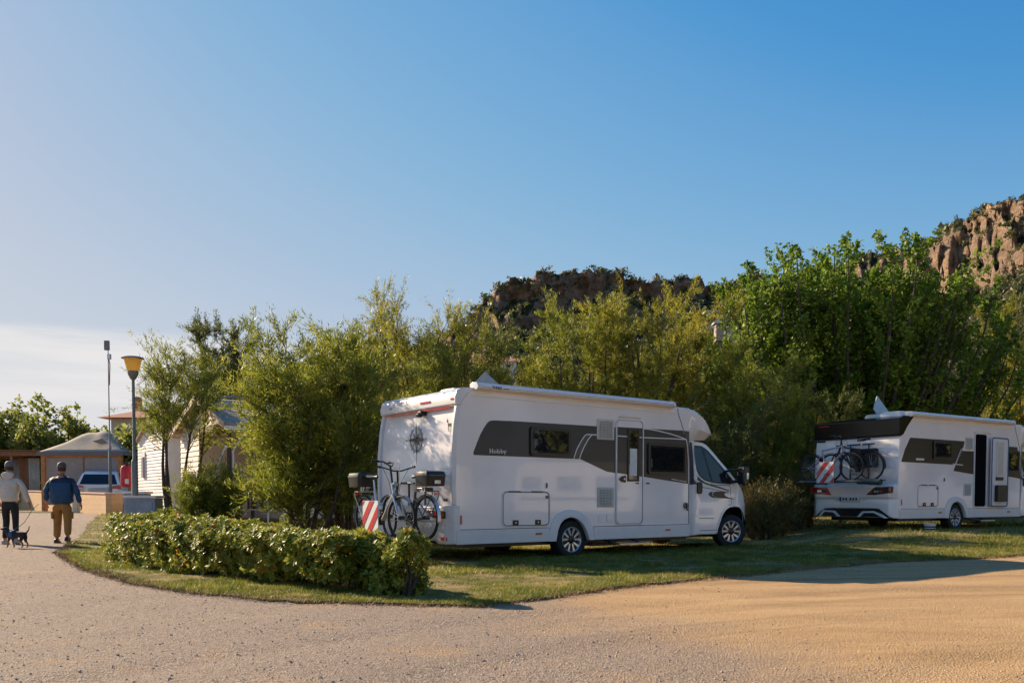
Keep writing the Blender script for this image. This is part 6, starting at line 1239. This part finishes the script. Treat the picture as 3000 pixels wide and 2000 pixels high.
def person(loc, rz, label, H, pose, jacket, jmat, tmat, capm, hood=False, stocky=1.0, shoe=black, hairm=None):
    root = empty('person', loc, rz, label, 'person'); k = H / 1.78
    # facing +Y (away from the camera); x right
    P = lambda *a: tuple(v * k for v in a[:3]) + ((a[3] * k,) if len(a) > 3 else ())
    V = []; E = []
    def add(x, y, z, r, par=None):
        V.append((x * k, y * k, z * k, r * k)); i = len(V) - 1
        if par is not None: E.append((par, i))
        return i
    pel = add(0, 0, .93, .13); wa = add(0, 0, 1.10, .125, pel); chs = add(0, .01, 1.32, .145, wa); nk0 = add(0, .0, 1.47, .07, chs); nk = add(0, .01, 1.54, .058, nk0)
    hd0 = add(0, .025, 1.60, .078, nk); hd1 = add(0, .03, 1.68, .092, hd0); hd2 = add(0, .02, 1.745, .070, hd1)
    JA = {}
    for s in (-1, 1):
        sh = add(s * .185, .0, 1.44, .062, chs); el = pose['elbow'][s]; wr = pose['wrist'][s]; e = add(*el, .046, sh); w_ = add(*wr, .030, e)
        d = (Vector(wr) - Vector(el)).normalized(); inn = Vector((-s, 0, 0)); fw = Vector((0, 1, 0)); palm = Vector(wr) + d * .055; pm = add(*palm, .030, w_)
        for f_i, (off, L) in enumerate(((-.027, .075), (-.009, .088), (.009, .083), (.026, .066))):
            b = palm + d * .03 + fw * off; c1 = b + d * L * .5 + inn * .012; c2 = c1 + d * L * .35 + inn * .025
            i1 = add(*b, .0095, pm); i2 = add(*c1, .0088, i1); add(*c2, .0072, i2)
        t1 = Vector(wr) + d * .03 + fw * .028; i1 = add(*t1, .012, w_); add(*(t1 + d * .045 + fw * .022 + inn * .01), .009, i1)
        JA[s] = ((s * .185, 0, 1.44), el, wr)
    for s in (-1, 1):
        hp_ = add(s * .095, 0, .88, .088, pel); kn = add(*pose['knee'][s], .058, hp_); an = add(*pose['ankle'][s], .040, kn); add(pose['ankle'][s][0] + s * .01, pose['ankle'][s][1] + .13, pose['ankle'][s][2] - .045, .036, an)
    bd_ = skin('body', V, E, skinm, root)
    # face and ears
    m = MB()
    for s in (-1, 1): m.lathe([(.0001, -.012 * k), (.026 * k, -.004 * k), (.028 * k, .004 * k), (.0001, .010 * k)], 10, Matrix.Translation((s * .090 * k, .02 * k, 1.665 * k)) @ Matrix.Rotation(R(90), 4, 'Y') @ Matrix.Diagonal((1.25, .75, 1, 1)))
    m.build('ears', skinm, bd_); m = MB(); m.add([(-.014 * k, .112 * k, 1.655 * k), (.014 * k, .112 * k, 1.655 * k), (0, .145 * k, 1.65 * k), (0, .108 * k, 1.70 * k)], [(0, 1, 2), (1, 3, 2), (3, 0, 2), (0, 3, 1)]); m.build('nose', skinm, bd_)
    for s in (-1, 1): m = MB(); m.lathe([(.0001, 0), (.011 * k, 0), (.0001, .006 * k)], 8, Matrix.Translation((s * .033 * k, .108 * k, 1.69 * k)) @ Matrix.Rotation(R(-90), 4, 'X')); m.build('eye', black, bd_)
    m = MB(); m.box(-.022 * k, .022 * k, .105 * k, .112 * k, 1.612 * k, 1.619 * k); m.build('mouth', redpaint, bd_)
    # trousers
    V = []; E = []; q = pose.get('leg', 1.0); pel = add(0, 0, .98, .135 * stocky); h0_ = add(0, 0, .90, .145 * stocky, pel)
    for s in (-1, 1):
        t_ = Vector(pose['knee'][s]); an = Vector(pose['ankle'][s]); hpv = Vector((s * .10, 0, .84)); a = add(*hpv, .112 * q * stocky, h0_); mid = (hpv + t_) / 2; b = add(*mid, .100 * q, a); c = add(*t_, .085 * q, b); e = add(*((t_ + an) / 2), .078 * q, c); add(*(an + Vector((0, 0, .03))), .072 * q, e)
    tr_o = skin('trousers', V, E, tmat, root)
    if pose.get('pockets'):
        for s in (-1, 1): kk = Vector(pose['knee'][s]); m = MB(); m.box((kk.x + s * .075 - .03) * k, (kk.x + s * .075 + .022) * k, (-.06) * k, .08 * k, .54 * k, .70 * k); m.build('pocket', tmat, tr_o, bevel=.02)
    # shoes
    for s in (-1, 1):
        an = Vector(pose['ankle'][s]); rot = Matrix.Translation(an * k) @ Matrix.Rotation(pose.get('pitch', {1: 0, -1: 0})[s], 4, 'X'); m = MB(); secs = [(-.085, .038, .0, -.085, .030), (-.05, .042, .02, -.085, .045), (.04, .045, -.005, -.085, .045), (.12, .046, -.035, -.085, .045), (.175, .03, -.055, -.085, .03)]
        rings = [[rot @ Vector(((a_ * h_) * k, y * k, z_ * k)) for a_, z_ in ((-1, zb_), (1, zb_), (1.05, (zb_ + zt_) / 2), (.5, zt_), (-.5, zt_), (-1.05, (zb_ + zt_) / 2))] for y, h_, zt_, zb_, _ in secs]; n_ = 6
        m.add([p for r_ in rings for p in r_], [(i * n_ + j, i * n_ + (j + 1) % n_, (i + 1) * n_ + (j + 1) % n_, (i + 1) * n_ + j) for i in range(4) for j in range(n_)] + [tuple(range(n_))[::-1], tuple(range(4 * n_, 5 * n_))]); m.build('shoe', shoe, root, bevel=.008)
    # jacket: torso and sleeves
    V = []; E = []; st = stocky; hem = add(0, 0, pose.get('hem', .84), .165 * st); a = add(0, -.005, 1.0, .178 * st, hem); b = add(0, 0, 1.18, .172 * st, a); c = add(0, 0, 1.31, .160 * st, b); d_ = add(0, .0, 1.43, .125, c); add(0, .005, 1.54, .080, d_)
    for s in (-1, 1):
        sh = add(s * .175 * (.6 + .4 * st), 0, 1.375, .088, c); el = Vector(JA[s][1]); wr = Vector(JA[s][2]); e0 = add(*((Vector((s * .20, 0, 1.43)) + el) / 2), .080, sh); e = add(*el, .072, e0); f_ = add(*((el + wr) / 2), .062, e); add(*(wr - (wr - el) * .04), .050, f_)
    nm = jacket; jm_ = skin(nm, V, E, jmat, root, sub=2)
    for v in jm_.data.vertices:
        x, y, z = v.co
        fq = max(0, min(1, (.27 * k - abs(x)) / (.08 * k))) * max(0, min(1, (1.44 * k - z) / (.16 * k))); v.co.x = x * (1 + .14 * fq); v.co.y = y * (1 - .08 * fq)
        v.co.x += .006 * math.sin(z * 37 + x * 21); v.co.y += .008 * math.sin(z * 29 + x * 33)
    if hood:
        m = MB(); secs = [(1.40, .05, .13, -.13), (1.45, .10, .14, -.15), (1.50, .12, .125, -.145), (1.545, .10, .11, -.12), (1.56, .06, .09, -.09)]
        rings = [[(wd * math.cos(t__) * k * 1.15, (y0 * .55 + .06 * math.sin(t__)) * k, z * k) for t__ in [2 * math.pi * i / 14 for i in range(14)]] for z, wd, dp, y0 in secs]
        m.add([p for r_ in rings for p in r_], [(i * 14 + j, i * 14 + (j + 1) % 14, (i + 1) * 14 + (j + 1) % 14, (i + 1) * 14 + j) for i in range(4) for j in range(14)] + [tuple(range(14))[::-1], tuple(range(56, 70))]); m.build('hood', jmat, jm_)
    # cap and hair
    m = MB(); prof = [(.099, 1.665), (.102, 1.70), (.098, 1.735), (.082, 1.775), (.05, 1.80), (.0001, 1.808)]; m.lathe([(a * k, b * k) for a, b in prof], 22, Matrix.Translation((0, .022 * k, 0)) @ Matrix.Diagonal((.93, 1.08, 1, 1))); cp_ = m.build('cap', capm, root)
    m = MB(); m.prism([(-.075 * k, 0), (-.06 * k, .07 * k), (0, .095 * k), (.06 * k, .07 * k), (.075 * k, 0)], .008 * k, Matrix.Translation((0, .105 * k, 1.685 * k))); m.build('peak', capm, cp_)
    m = MB(); prof = [(.085, 1.60), (.094, 1.63), (.0965, 1.68)]; m.lathe([(a * k, b * k) for a, b in prof], 22, Matrix.Translation((0, .012 * k, 0)) @ Matrix.Diagonal((.94, 1.02, 1, 1))); m.build('hair', hairm or M('dark_hair', (.05, .03, .02), .7), root)
    return root, jm_
bj = NT('blue_jacket'); bj.set(.65); sq = bj.n('ShaderNodeSeparateXYZ'); bj.l(bj.co(), sq.inputs[0]); bj.col(bj.mix(bj.rng(sq.outputs['Z'], 1.345, 1.355), bj.ramp(bj.noise(5, 4), [(.3, (.006, .045, .11)), (.7, (.012, .065, .15))]), (.009, .02, .05))); bj.bump(bj.noise(9, 3), .5, .03); blue = bj.m
pose_m = dict(elbow={-1: (-.31, -.05, 1.17), 1: (.31, -.02, 1.17)}, wrist={-1: (-.34, .05, .93), 1: (.37, .04, .88)}, knee={-1: (-.12, .06, .50), 1: (.12, -.02, .50)}, ankle={-1: (-.13, .02, .085), 1: (.14, -.10, .12)}, pitch={-1: 0, 1: R(-18)}, leg=1.12, pockets=True, hem=.83)
xm, ym = -10.14, 19.75
man, jk = person((xm, ym, gzf(xm, ym)), R(8), 'man in a blue jacket, ochre cargo trousers and dark cap walking away', 1.80, pose_m, 'jacket', blue, M('ochre_trousers', (.36, .17, .04), .8, 0, .12, 6), M('brown_cap', (.13, .075, .055), .7), stocky=1.34, hood=False)
pose_w = dict(elbow={-1: (-.27, -.02, 1.15), 1: (.30, -.01, 1.14)}, wrist={-1: (-.27, .10, .93), 1: (.36, .06, .90)}, knee={-1: (-.10, .05, .50), 1: (.10, .02, .50)}, ankle={-1: (-.12, .0, .085), 1: (.13, -.05, .10)}, pitch={-1: 0, 1: R(-10)}, leg=.86, hem=.90)
xw, yw = -11.0, 19.2
person((xw, yw, gzf(xw, yw)), R(6), 'person in a cream hooded coat, black leggings and grey cap, cut by the left edge', 1.80, pose_w, 'coat', M('cream_coat', (.62, .55, .45), .85, 0, .08, 8, bump=.3), M('black_leggings', (.012, .012, .014), .8), M('grey_cap', (.16, .14, .14), .7), hood=True, stocky=1.0, shoe=M('pale_shoes', (.4, .38, .36), .6))
# dog
dg_ = empty('dog', (-10.02, 17.7, 0), R(-14), 'small dark dog with tan legs and a blue harness beside the two walkers', 'dog'); V = []; E = []
def dv(x, y, z, r, p=None):
    V.append((x, y, z, r)); i = len(V) - 1
    if p is not None: E.append((p, i))
    return i
# facing -x
ch_ = dv(-.12, 0, .27, .080); md_ = dv(.02, 0, .275, .068, ch_); hp_ = dv(.16, 0, .28, .062, md_); nk_ = dv(-.22, 0, .34, .046, ch_); he = dv(-.27, 0, .40, .048, nk_); mz = dv(-.34, 0, .385, .026, he); dv(-.385, 0, .38, .018, mz)
t1 = dv(.24, 0, .31, .017, hp_); t2 = dv(.29, .01, .38, .012, t1); dv(.30, .01, .45, .007, t2)
for s in (-1, 1):
    a = dv(-.14, s * .045, .20, .030, ch_); b = dv(-.15 + s * .02, s * .045, .11, .017, a); c = dv(-.14 + s * .04, s * .045, .03, .014, b); dv(-.17 + s * .04, s * .045, .015, .014, c)
    a = dv(.17, s * .045, .21, .042, hp_); b = dv(.15 + s * .02, s * .045, .14, .026, a); c = dv(.21 + s * .02, s * .045, .085, .015, b); d = dv(.20 + s * .02, s * .045, .03, .013, c); dv(.17 + s * .02, s * .045, .015, .013, d)
fur = NT('dog_fur'); fur.set(.8); s3 = fur.n('ShaderNodeSeparateXYZ'); fur.l(fur.co(), s3.inputs[0]); fur.col(fur.mix(fur.rng(fur.math('ADD', s3.outputs['Z'], fur.math('MULTIPLY', fur.noise(20), .06)), .15, .20), (.24, .11, .045), (.016, .013, .012)))
db = skin('body', V, E, fur.m, dg_, sub=2)
for s in (-1, 1): m = MB(); m.add([(-.265, s * .022, .435), (-.235, s * .035, .43), (-.25, s * .055, .40), (-.255, s * .04, .48)], [(0, 1, 3), (1, 2, 3), (2, 0, 3), (0, 2, 1)]); m.build('ear', fur.m, db)
m = MB(); m.lathe([(.091, -.05), (.094, -.02), (.090, .03)], 18, Matrix.Translation((-.07, 0, .274)) @ Matrix.Rotation(R(90), 4, 'Y')); hn = m.build('harness', M('blue_harness', (.02, .07, .16), .6), dg_)
m = MB(); m.tube([(-.06, 0, .365), (-.14, .35, .50), (-.45, .9, .75), (-.78, 1.45, .88)], .006, 5); m.build('leash', black, dg_)
